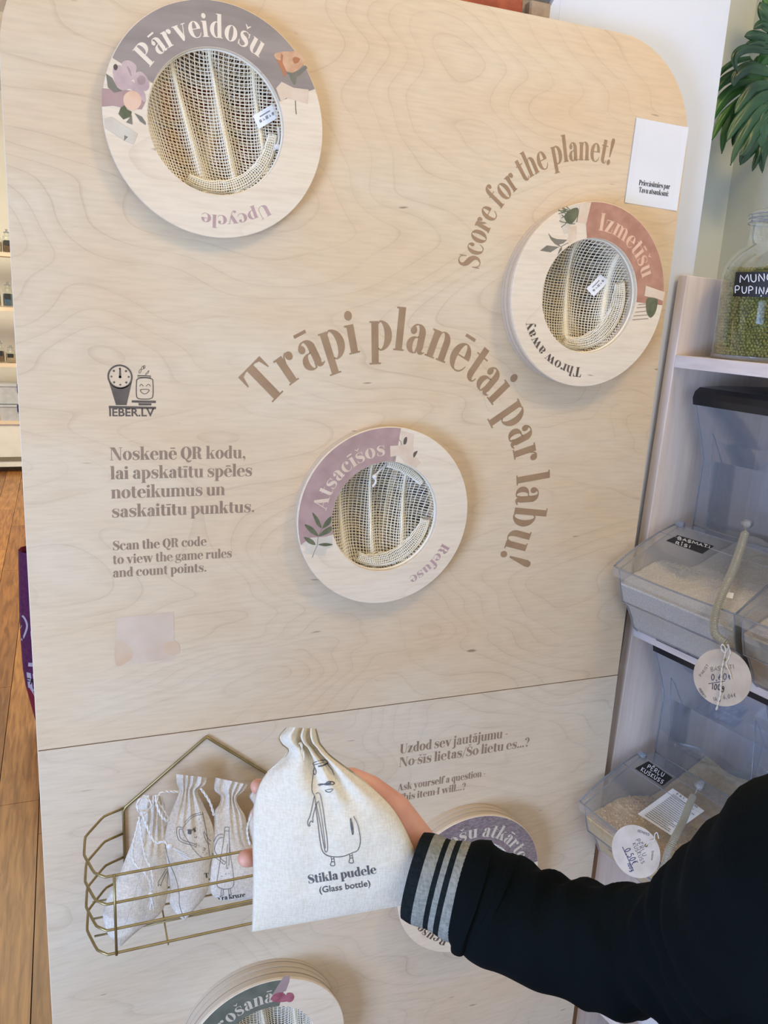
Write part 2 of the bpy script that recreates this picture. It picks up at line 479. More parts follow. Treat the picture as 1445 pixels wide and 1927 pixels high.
# ---------------------------------------------------------------- flat lettering (high contrast fat face, built from strips)
T, HL, SF = 150, 22, 26
def rect(x0, y0, x1, y1): return ('p', [(x0, y0), (x1, y0), (x1, y1), (x0, y1)])
def poly(*p): return ('p', list(p))
def dot(x, y, r): return ('p', [(x + r * cos(2 * pi * k / 18), y + r * sin(2 * pi * k / 18)) for k in range(18)])
def strip(a, b): return ('s', a, b)
def cres(cx, cy, rx, ry, ix, iy, irx, iry, a0, a1, n=22):
    A = []; B = []
    for k in range(n + 1):
        t = radians(a0 + (a1 - a0) * k / n)
        A.append((cx + rx * cos(t), cy + ry * sin(t))); B.append((ix + irx * cos(t), iy + iry * sin(t)))
    return ('s', A, B)
def stroke(*pts, n=6):
    P = crom(pts, n); A = []; B = []
    for i, (x, y, w) in enumerate(P):
        x0, y0, _ = P[max(i - 1, 0)]; x1, y1, _ = P[min(i + 1, len(P) - 1)]
        dx, dy = x1 - x0, y1 - y0; l = hypot(dx, dy) or 1
        A.append((x - dy / l * w / 2, y + dx / l * w / 2)); B.append((x + dy / l * w / 2, y - dx / l * w / 2))
    return ('s', A, B)
def stem(x, y0, y1, foot=True, head=False, flag=False):
    o = [rect(x, y0, x + T, y1)]
    if foot: o.append(rect(x - 42, y0, x + T + 42, y0 + SF))
    if head: o.append(rect(x - 42, y1 - SF, x + T + 42, y1))
    if flag: o.append(poly((x - 48, y1), (x - 48, y1 - SF), (x, y1 - SF - 8), (x + 4, y1)))
    return o
def arch(x):   # from stem right edge x to a new stem at x+130
    return [cres(x + 105, 330, 175, 180, x + 65, 330, 65, 158, 0, 180), rect(x + 130, 0, x + 280, 332), rect(x + 88, 0, x + 322, SF)]
def trn(g, dx=0, dy=0, sx=1, sy=1):
    out = []
    for e in g:
        f = lambda P: [(x * sx + dx, y * sy + dy) for x, y in P]
        out.append(('p', f(e[1])) if e[0] == 'p' else ('s', f(e[1]), f(e[2])))
    return out
GL = {}
GL['n'] = (stem(50, 0, 490, flag=True) + arch(200), 530)
GL['m'] = (stem(50, 0, 490, flag=True) + arch(200) + arch(480), 810)
GL['h'] = (stem(50, 0, 740, flag=True) + arch(200), 530)
GL['i'] = (stem(50, 0, 490, flag=True) + [dot(125, 640, 82)], 255)
GL['l'] = (stem(50, 0, 740, flag=True), 255)
GL['ī'] = (stem(50, 0, 490, flag=True) + [rect(0, 600, 250, 655)], 255)
GL['j'] = ([rect(60, -60, 210, 490), poly((12, 490), (12, 464), (60, 456), (64, 490)), dot(135, 640, 82), cres(60, -60, 150, 170, 30, -60, 30, 150, 0, -90), stroke((60, -225, 30), (0, -200, 60), (-30, -150, 80))], 270)
GL['u'] = ([rect(50, 150, 200, 490), rect(8, 464, 200, 490), cres(235, 165, 185, 177, 270, 165, 70, 155, 180, 360), rect(335, 0, 485, 490), rect(293, 464, 485, 490), rect(335, 0, 535, SF)], 550)
GL['ū'] = (GL['u'][0] + [rect(140, 600, 400, 655)], 550)
GL['o'] = ([cres(255, 245, 240, 257, 255, 245, 84, 238, 0, 360, 40)], 510)
GL['e'] = ([cres(255, 245, 240, 257, 262, 245, 92, 236, 90, 270), cres(255, 258, 215, 244, 250, 258, 80, 226, 90, -2), rect(165, 248, 470, 272), stroke((255, -8, 22), (350, 5, 30), (420, 60, 26), (462, 140, 14))], 485)
GL['ē'] = (GL['e'][0] + [rect(120, 600, 380, 655)], 485)
GL['c'] = ([cres(250, 245, 235, 257, 262, 245, 98, 236, 90, 270), stroke((250, 492, 22), (330, 478, 30), (385, 430, 60)), dot(362, 378, 72), stroke((250, -8, 22), (345, 8, 30), (405, 60, 26), (440, 140, 14))], 455)
GL['a'] = ([rect(255, 90, 405, 380), cres(235, 345, 170, 157, 200, 345, 55, 138, 0, 90), stroke((235, 492, 22), (160, 480, 30), (105, 430, 55)), dot(125, 382, 70), cres(190, 135, 168, 147, 218, 135, 62, 125, 75, 300), stroke((222, 266, 24), (262, 284, 24)), stroke((235, 0, 26), (258, 40, 40), (270, 90, 50)), cres(330, 90, 75, 100, 330, 90, 75, 74, 180, 180), stroke((325, 110, 150), (345, 40, 110), (400, 16, 40), (455, 40, 14))], 462)
GL['ā'] = (GL['a'][0] + [rect(95, 600, 365, 655)], 462)
GL['d'] = ([rect(300, 0, 450, 740), rect(250, 714, 450, 740), rect(300, 0, 500, SF), cres(275, 245, 255, 257, 290, 245, 115, 236, 90, 270), stroke((270, 491, 22), (300, 470, 30)), stroke((270, -1, 22), (302, 25, 30))], 515)
GL['b'] = ([rect(50, 0, 200, 740), rect(0, 714, 200, 740), cres(230, 245, 255, 257, 215, 245, 115, 236, 90, -90), stroke((195, 450, 30), (235, 491, 22)), stroke((195, 30, 30), (235, -1, 22))], 505)
GL['p'] = ([rect(50, -240, 200, 490), rect(8, 464, 200, 490), rect(0, -240, 250, -240 + SF), cres(240, 245, 255, 257, 225, 245, 115, 236, 90, -90), stroke((195, 450, 30), (245, 491, 22)), stroke((195, 30, 30), (245, -1, 22))], 515)
GL['q'] = ([rect(300, -240, 450, 490), rect(250, -240, 500, -240 + SF), cres(275, 245, 255, 257, 290, 245, 115, 236, 90, 270), stroke((270, 491, 22), (300, 460, 30)), stroke((270, -1, 22), (302, 25, 30))], 505)
GL['g'] = ([cres(215, 335, 190, 167, 215, 335, 66, 147, 0, 360, 36), stroke((340, 450, 26), (390, 490, 40)), dot(420, 470, 44), stroke((130, 190, 24), (90, 140, 60), (130, 90, 80), (260, 75, 110), (380, 50, 100), (425, -20, 70), (400, -110, 40), (250, -180, 30), (100, -160, 45), (30, -90, 70), (60, -20, 40), (140, 30, 22))], 470)
GL['r'] = (stem(50, 0, 490, flag=True) + [stroke((195, 350, 20), (235, 450, 26), (300, 488, 30)), dot(330, 415, 76)], 425)
GL['f'] = ([rect(60, 0, 210, 560), rect(18, 0, 262, SF), rect(5, 464, 320, 490), cres(250, 560, 190, 192, 275, 560, 65, 172, 180, 90), stroke((250, 742, 22), (320, 738, 40)), dot(330, 672, 72)], 350)
GL['t'] = ([rect(70, 110, 220, 640), poly((70, 490), (0, 490), (0, 466), (70, 466)), rect(60, 464, 320, 490), cres(210, 130, 140, 142, 262, 130, 42, 112, 180, 275), stroke((215, -2, 30), (285, 20, 26), (320, 90, 16))], 335)
GL['s'] = ([stroke((385, 375, 30), (345, 450, 26), (235, 492, 26), (120, 455, 60), (85, 375, 105), (150, 300, 150), (270, 240, 165), (345, 160, 130), (325, 60, 80), (220, 2, 28), (110, 25, 30), (48, 130, 24)), poly((360, 330), (392, 330), (392, 490), (368, 490), (362, 430)), poly((40, 170), (72, 170), (68, 60), (62, 0), (40, 0))], 430)
GL['š'] = (GL['s'][0] + [poly((225, 575), (110, 715), (150, 715), (225, 655), (300, 715), (340, 715))], 430)
GL['v'] = ([poly((30, 490), (195, 490), (345, 110), (282, -10), (225, -10)), poly((282, -10), (258, 20), (425, 490), (452, 490)), rect(-5, 464, 240, 490), rect(360, 464, 515, 490)], 500)
GL['y'] = ([poly((30, 490), (195, 490), (345, 110), (290, -10), (232, -10)), poly((300, 30), (275, 40), (425, 490), (452, 490)), rect(-5, 464, 240, 490), rect(360, 464, 515, 490), stroke((285, 20, 26), (235, -130, 26), (160, -225, 30), (100, -220, 40)), dot(95, -165, 70)], 500)
GL['w'] = ([poly((30, 490), (195, 490), (320, 130), (275, -10), (210, -10)), poly((275, -10), (255, 30), (395, 490), (420, 490)), poly((330, 490), (495, 490), (620, 130), (575, -10), (510, -10)), poly((575, -10), (555, 30), (705, 490), (732, 490)), rect(-5, 464, 560, 490), rect(640, 464, 790, 490)], 775)
GL['z'] = ([rect(40, 460, 420, 490), poly((40, 490), (70, 490), (52, 330), (30, 330)), poly((245, 470), (420, 470), (205, 20), (30, 20)), rect(30, 0, 425, 30), poly((425, 0), (440, 180), (415, 180), (395, 0))], 460)
GL['k'] = ([rect(50, 0, 200, 740), rect(0, 714, 200, 740), rect(8, 0, 240, SF), poly((195, 200), (195, 235), (385, 480), (415, 480)), poly((240, 290), (330, 372), (510, 10), (335, 10)), rect(330, 464, 500, 490), rect(285, 0, 545, SF)], 535)
GL['P'] = ([rect(60, 0, 225, 700), rect(10, 0, 285, SF), rect(10, 674, 280, 700), cres(290, 510, 240, 190, 265, 510, 95, 166, 90, -90), rect(220, 676, 295, 700), rect(220, 320, 295, 344)], 550)
GL['U'] = ([rect(60, 200, 225, 700), rect(0, 674, 285, 700), cres(295, 205, 235, 217, 325, 205, 100, 190, 180, 270), cres(325, 205, 200, 217, 325, 205, 175, 190, 270, 360), rect(500, 200, 525, 700), rect(430, 674, 590, 700)], 600)
GL['I'] = ([rect(60, 0, 225, 700), rect(10, 0, 275, SF), rect(10, 674, 275, 700)], 300)
GL['T'] = ([rect(230, 0, 400, 700), rect(160, 0, 470, SF), rect(20, 668, 610, 700), poly((20, 700), (20, 470), (42, 470), (95, 640), (200, 672)), poly((610, 700), (610, 470), (588, 470), (535, 640), (430, 672))], 635)
GL['A'] = ([poly((250, 710), (335, 710), (575, 10), (400, 10), (258, 440)), poly((250, 710), (290, 660), (88, 10), (60, 10)), rect(130, 210, 420, 236), rect(-5, 0, 165, SF), rect(340, 0, 640, SF)], 625)
GL['R'] = ([rect(60, 0, 225, 700), rect(10, 0, 285, SF), rect(10, 674, 290, 700), cres(290, 520, 235, 180, 265, 520, 90, 156, 90, -90), rect(220, 676, 295, 700), rect(220, 340, 310, 364), stroke((300, 352, 26), (385, 320, 100), (415, 220, 160), (430, 90, 150), (500, 15, 70), (590, 40, 22))], 610)
GL['S'] = ([stroke((445, 520, 30), (395, 640, 28), (270, 698, 28), (135, 650, 70), (95, 540, 130), (170, 430, 180), (330, 330, 195), (420, 220, 160), (395, 80, 90), (260, 2, 28), (120, 40, 30), (45, 190, 26)), poly((425, 470), (455, 470), (455, 700), (430, 700), (420, 610)), poly((35, 230), (65, 230), (70, 90), (60, 0), (35, 0))], 510)
GL['Š'] = (GL['S'][0] + [poly((265, 770), (140, 900), (185, 900), (265, 845), (345, 900), (390, 900))], 510)
GL['N'] = ([rect(80, 0, 105, 700), rect(0, 0, 190, SF), rect(0, 674, 200, 700), poly((80, 700), (265, 700), (590, 40), (590, -10), (500, -10), (95, 640)), rect(565, 0, 590, 700), rect(490, 674, 680, 700)], 680)
GL['Q'] = ([cres(320, 350, 300, 362, 320, 350, 125, 335, 0, 360, 44), stroke((290, -5, 30), (340, -60, 70), (440, -140, 110), (560, -120, 60), (620, -60, 20))], 640)
GL['D'] = ([rect(60, 0, 225, 700), rect(10, 674, 300, 700), rect(10, 0, 300, SF), cres(290, 350, 300, 350, 270, 350, 140, 324, 90, -90)], 610)
GL['.'] = ([dot(110, 62, 72)], 210)
GL[','] = ([dot(110, 62, 72), stroke((165, 50, 40), (160, -60, 30), (90, -140, 12))], 220)
GL[':'] = ([dot(110, 62, 72), dot(110, 420, 72)], 220)
GL['!'] = ([dot(120, 62, 78), poly((100, 210), (140, 210), (205, 640), (185, 720), (120, 745), (55, 720), (35, 640))], 250)
GL['?'] = ([dot(215, 62, 74), stroke((215, 200, 20), (215, 290, 26), (300, 390, 110), (330, 540, 130), (270, 690, 60), (150, 700, 30), (80, 620, 50)), dot(95, 590, 66)], 420)
GL['-'] = ([rect(40, 225, 260, 270)], 300)
GL['/'] = ([poly((10, -80), (45, -80), (300, 740), (265, 740))], 310)
GL[' '] = ([], 190)
def adv(ch): return GL[ch][1] if ch in GL else 400
def text_width(s, k=0): return sum(adv(c) + k for c in s)
def lettering(s, place, k=0):
    """all glyph pieces of s; place(x, y) in font units (x along the line) gives the 3-D point"""
    mb = MB(); x = 0.0; q = 0
    for ch in s:
        g, a = GL.get(ch, ([], 400))
        for e in g:
            q += 1
            if e[0] == 'p':
                k0 = len(mb.v); mb.v += [place(x, a, px, py, q) for px, py in e[1]]
                mb.f.append(tuple(range(k0, k0 + len(e[1]))))
            else:
                k0 = len(mb.v); n = len(e[1])
                for (p, r) in zip(e[1], e[2]):
                    mb.v.append(place(x, a, p[0], p[1], q)); mb.v.append(place(x, a, r[0], r[1], q))
                for i in range(n - 1):
                    b = k0 + 2 * i
                    mb.f.append((b, b + 1, b + 3, b + 2))
        x += a + k
    return mb
EPS = 0.00004
def line_text(s, x, z, y, height, width=None, xs=1.0, k=0):
    """straight line on a plane facing -y; height = cap height; width fits the line"""
    sc = height / 700.0
    sx = sc * xs
    if width: sx = width / text_width(s, k)
    return lettering(s, lambda cx, a, px, py, q: V3((x + (cx + px) * sx, y - EPS * (q % 5), z + py * sc)), k)
def arc_text(s, cx, cz, y, rad, a_start, a_end, height, inside=False, k=0):
    """around a centre, clockwise from a_start to a_end (degrees); inside = read from below (feet outward)"""
    sc = height / 700.0
    tot = text_width(s, k)
    da = radians(a_end - a_start) / tot
    def place(c0, a, px, py, q):
        t = radians(a_start) + (c0 + a / 2) * da
        # glyph local frame, rigid letters
        r_ = V3((cos(t), 0, sin(t)))
        if not inside: tx = V3((sin(t), 0, -cos(t))); up = r_
        else: tx = V3((-sin(t), 0, cos(t))); up = -r_
        sx = abs(da) * rad
        return V3((cx, y - EPS * (q % 5), cz)) + r_ * rad + tx * (px - a / 2) * sx + up * py * sc
    return lettering(s, place, k)
def font_text(s, width=None, height=1.0, shear=0.0, bold=0.0):
    """outline of the built-in sans face as a flat mesh in x, z starting at 0"""
    c = bpy.data.curves.new('t', 'FONT'); c.body = s; c.size = 1.0; c.offset = bold; c.shear = shear
    c.resolution_u = 3
    o = bpy.data.objects.new('t', c); COL.objects.link(o)
    dg = bpy.context.evaluated_depsgraph_get()
    me = bpy.data.meshes.new_from_object(o.evaluated_get(dg))
    mb = MB()
    xs = [v.co.x for v in me.vertices]; ys = [v.co.y for v in me.vertices]
    x0, x1 = min(xs), max(xs)
    cap = 0.73
    sx = (width / (x1 - x0)) if width else height / cap
    mb.v = [V3(((v.co.x - x0) * sx, 0, v.co.y * height / cap)) for v in me.vertices]
    mb.f = [tuple(p.vertices) for p in me.polygons]
    bpy.data.objects.remove(o); bpy.data.curves.remove(c); bpy.data.meshes.remove(me)
    return mb
def flip_to_front(mb):
    """make flat faces look towards -y"""
    out = []
    for f in mb.f:
        a, b, c = mb.v[f[0]], mb.v[f[1]], mb.v[f[2]]
        n = V3((0, 0, 0))
        for i in range(len(f)):
            p, q = mb.v[f[i]], mb.v[f[(i + 1) % len(f)]]
            n += p.cross(q)
        out.append(tuple(reversed(f)) if n.y > 0 else f)
    mb.f = out
    return mb
def blob(pts, y, n=5):
    """closed smooth flat outline at plane y"""
    P = crom(pts, n, True)
    mb = MB(); mb.v = [V3((p[0], y, p[1])) for p in P]; mb.f = [tuple(range(len(P)))]
    return flip_to_front(mb)
def flat(pts, y):
    mb = MB(); mb.v = [V3((p[0], y, p[1])) for p in pts]; mb.f = [tuple(range(len(pts)))]
    return flip_to_front(mb)
def join(*m):
    r = MB()
    for x in m: r.add(x.v, x.f)
    return r
# ================================================================ SETTING
FZ = -0.25            # floor level: the phone is held up high
mb = MB().box(-4.2, 2.3, -3.0, 8.4, FZ - 0.06, FZ - 0.013)
floor = struct('floor', mb, M['floor_gap'], loc=(0, 0, FZ))
random.seed(3)
pw = 0.14
fm = [M['floor_a'], M['floor_b'], M['floor_c']]
x = -1.54
while x < 0.0:
    y = -0.2 - random.random() * 0.8
    while y < 8.2:
        y1 = min(y + 0.9 + random.random() * 0.9, 8.2)
        if y1 - y > 0.02: MB().box(x + 0.0015, x + pw - 0.0015, y + 0.0012, y1 - 0.0012, FZ - 0.013, FZ).build('floor_plank', fm[random.randrange(3)], floor)
        y = y1 + 1e-6
    x += pw
xe = x
mb = MB()
for q in range(-28, 27):      # planks away from the photographed strip
    xx = -1.54 + q * pw
    yy0 = -2.9
    lim = 8.2
    if -1.541 < xx < xe - 0.01: lim = -1.25
    yy = yy0 + random.random() * .5
    while yy < lim:
        y1 = min(yy + 1.2 + random.random(), lim)
        mb.box(xx + 0.0015, xx + pw - 0.0015, yy + 0.0015, y1 - 0.0015, FZ - 0.013, FZ)
        yy = y1 + 1e-6
mb.build('outer_planks', M['floor_a'], floor, kind='stuff')
struct('wall_back', MB().box(-4.2, 2.3, 8.25, 8.4, FZ, 3.4), M['far_wall'])
struct('ceiling', MB().box(-4.2, 2.3, -3.0, 8.4, 3.4, 3.5), M['ceiling'])
struct('wall_right', MB().box(1.62, 1.77, -3.0, 8.25, FZ, 3.4), M['grey_wall'])
# pier behind the board: white plaster on its right, bare brick on its left, set back behind the net bags
PY = 0.053
PX1 = on_y(1342, 240, PY).x
BX = on_y(1052, 30, PY).x
pier = struct('wall_pier', MB().box(0.16, 0.985, 0.19, 0.62, FZ, 1.93).box(0.16, PX1, PY + 0.02, 0.62, 1.93, 3.4).box(0.985, PX1, PY + 0.02, 0.62, FZ, 1.93), M['mortar'])
MB().box(0.985, PX1, PY, PY + 0.021, FZ, 1.93).box(BX, PX1, PY, PY + 0.021, 1.93, 3.4).box(0.44, 0.985, 0.172, 0.191, FZ, 1.60).box(0.70, 0.985, 0.172, 0.191, 1.60, 1.93).build('plaster', M['white_wall'], pier)  # last two boxes: pale niche backing added to bounce light behind the nets
rim = MB(); z = 1.94; random.seed(5)
P = []
while z < 2.5:
    P.append((BX - random.random() * 0.018, z)); z += 0.014 + random.random() * 0.012
for i in range(len(P) - 1):
    (a, z0), (b, z1) = P[i], P[i + 1]
    rim.add([(a, PY + .003, z0), (BX + .003, PY, z0), (BX + .003, PY, z1), (b, PY + .003, z1), (a, PY + .021, z0), (b, PY + .021, z1)], [(0, 1, 2, 3), (0, 3, 5, 4)])
rim.build('torn_plaster_rim', M['white_wall'], pier)
bh, bw = 0.068, 0.235
for z0, z1, yb_, xa, xb in ((1.62, 1.92, 0.173, 0.165, 0.69), (1.935, 2.6, PY + 0.002, 0.165, BX - 0.012)):
    zz = z0; brow = 0
    while zz < z1 - .03:
        xx = xa - (0.12 if brow % 2 else 0)
        while xx < xb:
            x0, x1 = max(xx, xa), min(xx + bw - 0.012, xb)
            if x1 - x0 > 0.02:
                bo = MB().box(x0, x1, yb_ + random.random() * 0.004, yb_ + 0.03, zz, min(zz + bh - 0.012, z1)).build('brick', M['brick_pale'] if x1 > xb - .005 and z0 > 1.9 else M['brick'], pier)
                bevel_mod(bo, 0.003, 1)
            xx += bw
        zz += bh; brow += 1
struct('wall_recess', MB().box(PX1, 1.62, 0.50, 0.62, FZ, 3.4), M['grey_wall'])
# ================================================================ GAME BOARD
XL, XR, ZS, ZT = -0.0605, 1.0600, 0.8292, 2.0162
C1, C2, C3 = (0.2198, 1.7926), (0.5083, 1.2003), (0.8646, 1.5869)
C4, C5 = (0.727, 0.430), (0.311, 0.168)
RO, RI = 0.1562, 0.0967
board = thing('game_board', 'large pale birch plywood board with rounded top, printed brown lettering and five round holes', 'board', (0.5, 0.0, FZ))
BT = 0.018
def panel(name, outline, holes, mat, y0=0.0, y1=BT):
    pts = []; edges = []
    def loop(L_):
        k0 = len(pts)
        for p in L_: pts.append(V3((p[0], p[1])).to_2d() if False else V3((p[0], p[1], 0)).xy)
        for i in range(len(L_)): edges.append((k0 + i, k0 + (i + 1) % len(L_)))
    loop(outline)
    for (c, r) in holes:
        loop([(c[0] + r * cos(2 * pi * i / 64), c[1] + r * sin(2 * pi * i / 64)) for i in range(64)])
    vs, es, fs, *_ = delaunay_2d_cdt(pts, edges, [], 1, 1e-6)
    mb = MB()
    n = len(vs)
    mb.v = [V3((v.x, y0, v.y)) for v in vs] + [V3((v.x, y1, v.y)) for v in vs]
    use = {}
    for f in fs:
        c = sum((vs[i] for i in f), V3((0, 0)).xy if False else V3((0, 0, 0)).xy) / len(f)
        if any(hypot(c.x - h[0][0], c.y - h[0][1]) < h[1] * 0.998 for h in holes): continue
        f = list(f)
        a = (vs[f[1]] - vs[f[0]]).cross(vs[f[2]] - vs[f[0]])
        if a < 0: f.reverse()
        mb.f.append(tuple(f)); mb.f.append(tuple(i + n for i in reversed(f)))
        for i in range(len(f)):
            e = (f[i], f[(i + 1) % len(f)]); use[e] = 1
    for (a, b) in use:
        if (b, a) not in use: mb.f.append((b, a, a + n, b + n))
    return mb.build(name, mat, board)
HR = RI + 0.004
RC = 0.165
top_out = [(XL, ZS + 0.0008), (XR, ZS + 0.0008)]
for i in range(13):
    a = radians(90 * i / 12); top_out.append((XR - RC + RC * cos(a), ZT - RC + RC * sin(a)))
for i in range(13):
    a = radians(90 + 90 * i / 12); top_out.append((XL + RC + RC * cos(a), ZT - RC + RC * sin(a)))
panel('upper_panel', top_out, [(C1, HR), (C2, HR), (C3, HR)], M['ply'])
low_out = [(XL, FZ), (XR, FZ), (XR, ZS - 0.0012), (XL, ZS - 0.0012)]
panel('lower_panel', low_out, [(C4, HR), (C5, HR)], M['ply_low'])
# thin pale edging seen along the left side, battens that stiffen the board behind
MB().box(XL - 0.0012, XL - 0.0001, 0.001, BT, FZ, ZT - RC).build('edge_banding', M['print_cream'], board)
MB().box(XL + 0.02, XL + 0.06, BT, BT + 0.03, FZ, 1.85).build('batten', M['shelf_wood'], board)
MB().box(XR - 0.06, XR - 0.02, BT, BT + 0.03, FZ, 1.85).build('batten', M['shelf_wood'], board)
MB().box(XL + 0.06, XR - 0.06, BT, BT + 0.03, ZS - 0.03, ZS + 0.03).build('batten', M['shelf_wood'], board)
YP = -0.0003
def text_part(mb, mat, parent, name='lettering', label=None):
    return flip_to_front(mb).build(name, mat, parent, label=label)
def bline(s, x, z, h, w, mat='print_brown2'):
    text_part(line_text(s, x, z, YP, h, w), M[mat], board, label='printed words "%s"' % s)
text_part(arc_text('Trāpi planētai par labu!', 0.511, 1.2162, YP, 0.2654, 141.2, -25.0, 0.067), M['print_brown'], board, label='large curved words "Trāpi planētai par labu!"')
text_part(arc_text('Score for the planet!', 0.8664, 1.6101, YP, 0.2030, 177.2, 79.8, 0.0405), M['print_brown'], board, label='curved words "Score for the planet!"')
bline('Noskenē QR kodu,', 0.0615, 1.3024, 0.0195, 0.2085)
bline('lai apskatītu spēles', 0.0615, 1.2727, 0.0195, 0.2195)
bline('noteikumus un', 0.0618, 1.2425, 0.0195, 0.1750)
bline('saskaitītu punktus.', 0.0618, 1.2121, 0.0195, 0.2240)
bline('Scan the QR code', 0.0620, 1.1590, 0.0150, 0.1455)
bline('to view the game rules', 0.0614, 1.1363, 0.0150, 0.1875)
bline('and count points.', 0.0609, 1.1145, 0.0150, 0.1465)
bline('Uzdod sev jautājumu -', 0.5735, 0.7230, 0.0200, 0.2355)
bline('No šīs lietas/Šo lietu es...?', 0.5735, 0.6945, 0.0200, 0.2875)
bline('Ask yourself a question -', 0.5741, 0.6425, 0.0150, 0.1915)
bline('This item I will...?', 0.5741, 0.6195, 0.0150, 0.1485)
# the shop mark: scale dial, smiling jar, shelf lines and name
def bp(px, py, y=YP):
    p = on_y(px, py, y); return (p.x, p.z)
def annulus(cx, cz, ro, ri, y, a0=0, a1=360, n=48):
    mb = MB(); A = []
    for k in range(n + 1):
        t = radians(a0 + (a1 - a0) * k / n)
        mb.v.append(V3((cx + ro * cos(t), y, cz + ro * sin(t)))); mb.v.append(V3((cx + ri * cos(t), y, cz + ri * sin(t))))
    for k in range(n): mb.f.append((2 * k, 2 * k + 1, 2 * k + 3, 2 * k + 2))
    return mb
def disc(cx, cz, r, y, n=24):
    return flat([(cx + r * cos(2 * pi * k / n), cz + r * sin(2 * pi * k / n)) for k in range(n)], y)
def pline(pts, w, y, closed=False):
    if closed: pts = list(pts) + [pts[0], pts[1]]
    mb = MB()
    n = len(pts)
    for i, p in enumerate(pts):
        a = pts[max(i - 1, 0)]; b = pts[min(i + 1, n - 1)]
        dx, dz = b[0] - a[0], b[1] - a[1]; l = hypot(dx, dz) or 1
        mb.v.append(V3((p[0] - dz / l * w / 2, y, p[1] + dx / l * w / 2))); mb.v.append(V3((p[0] + dz / l * w / 2, y, p[1] - dx / l * w / 2)))
    for i in range(n - 1): mb.f.append((2 * i, 2 * i + 1, 2 * i + 3, 2 * i + 2))
    return mb
# logo drawn in the zoomed pixel frame (150,660) at 3.108
def lg(X, Y): return bp(150 + X / 3.108, 660 + Y / 3.108)
c = lg(236, 152); r_ = (lg(310, 152)[0] - lg(162, 152)[0]) / 2
parts = [annulus(c[0], c[1], r_, r_ * 0.86, YP)]
parts.append(flat([lg(*p) for p in ((170, 178), (186, 200), (210, 213), (236, 218), (262, 213), (288, 200), (306, 178), (274, 318), (212, 318))], YP))
for k in range(8):
    a = radians(90 + 45 * k)
    parts.append(disc(c[0] + r_ * 0.68 * cos(a), c[1] + r_ * 0.66 * sin(a), r_ * (0.09 if k % 2 else 0.08), YP, 14))
parts.append(flat([lg(*p) for p in ((232, 105), (240, 105), (243, 158), (229, 158))], YP))
parts.append(disc(c[0], c[1] - 0.0005, r_ * 0.11, YP, 14))
jar = crom([lg(*p) for p in ((340, 165), (332, 185), (332, 262), (345, 280), (380, 283), (414, 280), (428, 262), (428, 185), (420, 165), (380, 158))], 6, True)
parts.append(pline(jar, 0.0014, YP, True))
parts.append(pline([lg(*p) for p in ((338, 145), (416, 149), (416, 158), (338, 154))], 0.0011, YP, True))
parts.append(pline(crom([lg(*p) for p in ((350, 208), (360, 196), (372, 208))], 5), 0.0009, YP))
parts.append(pline(crom([lg(*p) for p in ((388, 208), (402, 196), (414, 208))], 5), 0.0009, YP))
parts.append(pline(crom([lg(*p) for p in ((356, 228), (404, 228), (396, 246), (380, 252), (364, 246))], 5, True), 0.0010, YP, True))
for q in (((384, 138), (394, 126), (404, 116), (400, 130), (388, 140)), ((346, 128), (352, 110), (360, 112), (354, 130)), ((360, 104), (368, 90), (376, 98), (366, 110)), ((372, 92), (380, 86), (382, 100), (374, 104))):
    parts.append(pline(crom([lg(*p) for p in q], 4, True), 0.0007, YP, True))
parts.append(flat([lg(*p) for p in ((304, 290), (445, 292), (445, 306), (304, 303))], YP))
parts.append(flat([lg(*p) for p in ((342, 306), (420, 308), (418, 320), (346, 320))], YP))
parts.append(flat([lg(*p) for p in ((170, 322), (446, 328), (446, 342), (170, 336))], YP))
text_part(join(*parts), M['print_dark'], board, 'printed_mark', 'printed dial and smiling jar mark')
tm = font_text('IEBER.LV', width=0.0655, height=0.0125, bold=0.02)
p0 = bp(205, 783)
tm.v = [V3((v.x + p0[0] + 0.0005, YP, v.z + p0[1])) for v in tm.v]
text_part(tm, M['print_dark'], board, label='printed name under the dial mark')
# faint printed picture left of the board foot (its code left out)
text_part(flat([bp(*p) for p in ((218, 1163), (327, 1151), (328, 1205), (337, 1213), (337, 1228), (330, 1233), (327, 1240), (219, 1253))], YP), M['faint_pink'], board, 'faded_print')
text_part(blob([bp(*p) for p in ((218, 1205), (236, 1212), (250, 1228), (245, 1242), (219, 1252))], YP - EPS), M['faint_orange'], board, 'faded_print')
text_part(blob([bp(*p) for p in ((310, 1212), (326, 1206), (337, 1213), (337, 1229), (322, 1233), (308, 1225))], YP - EPS), M['faint_orange'], board, 'faded_print')
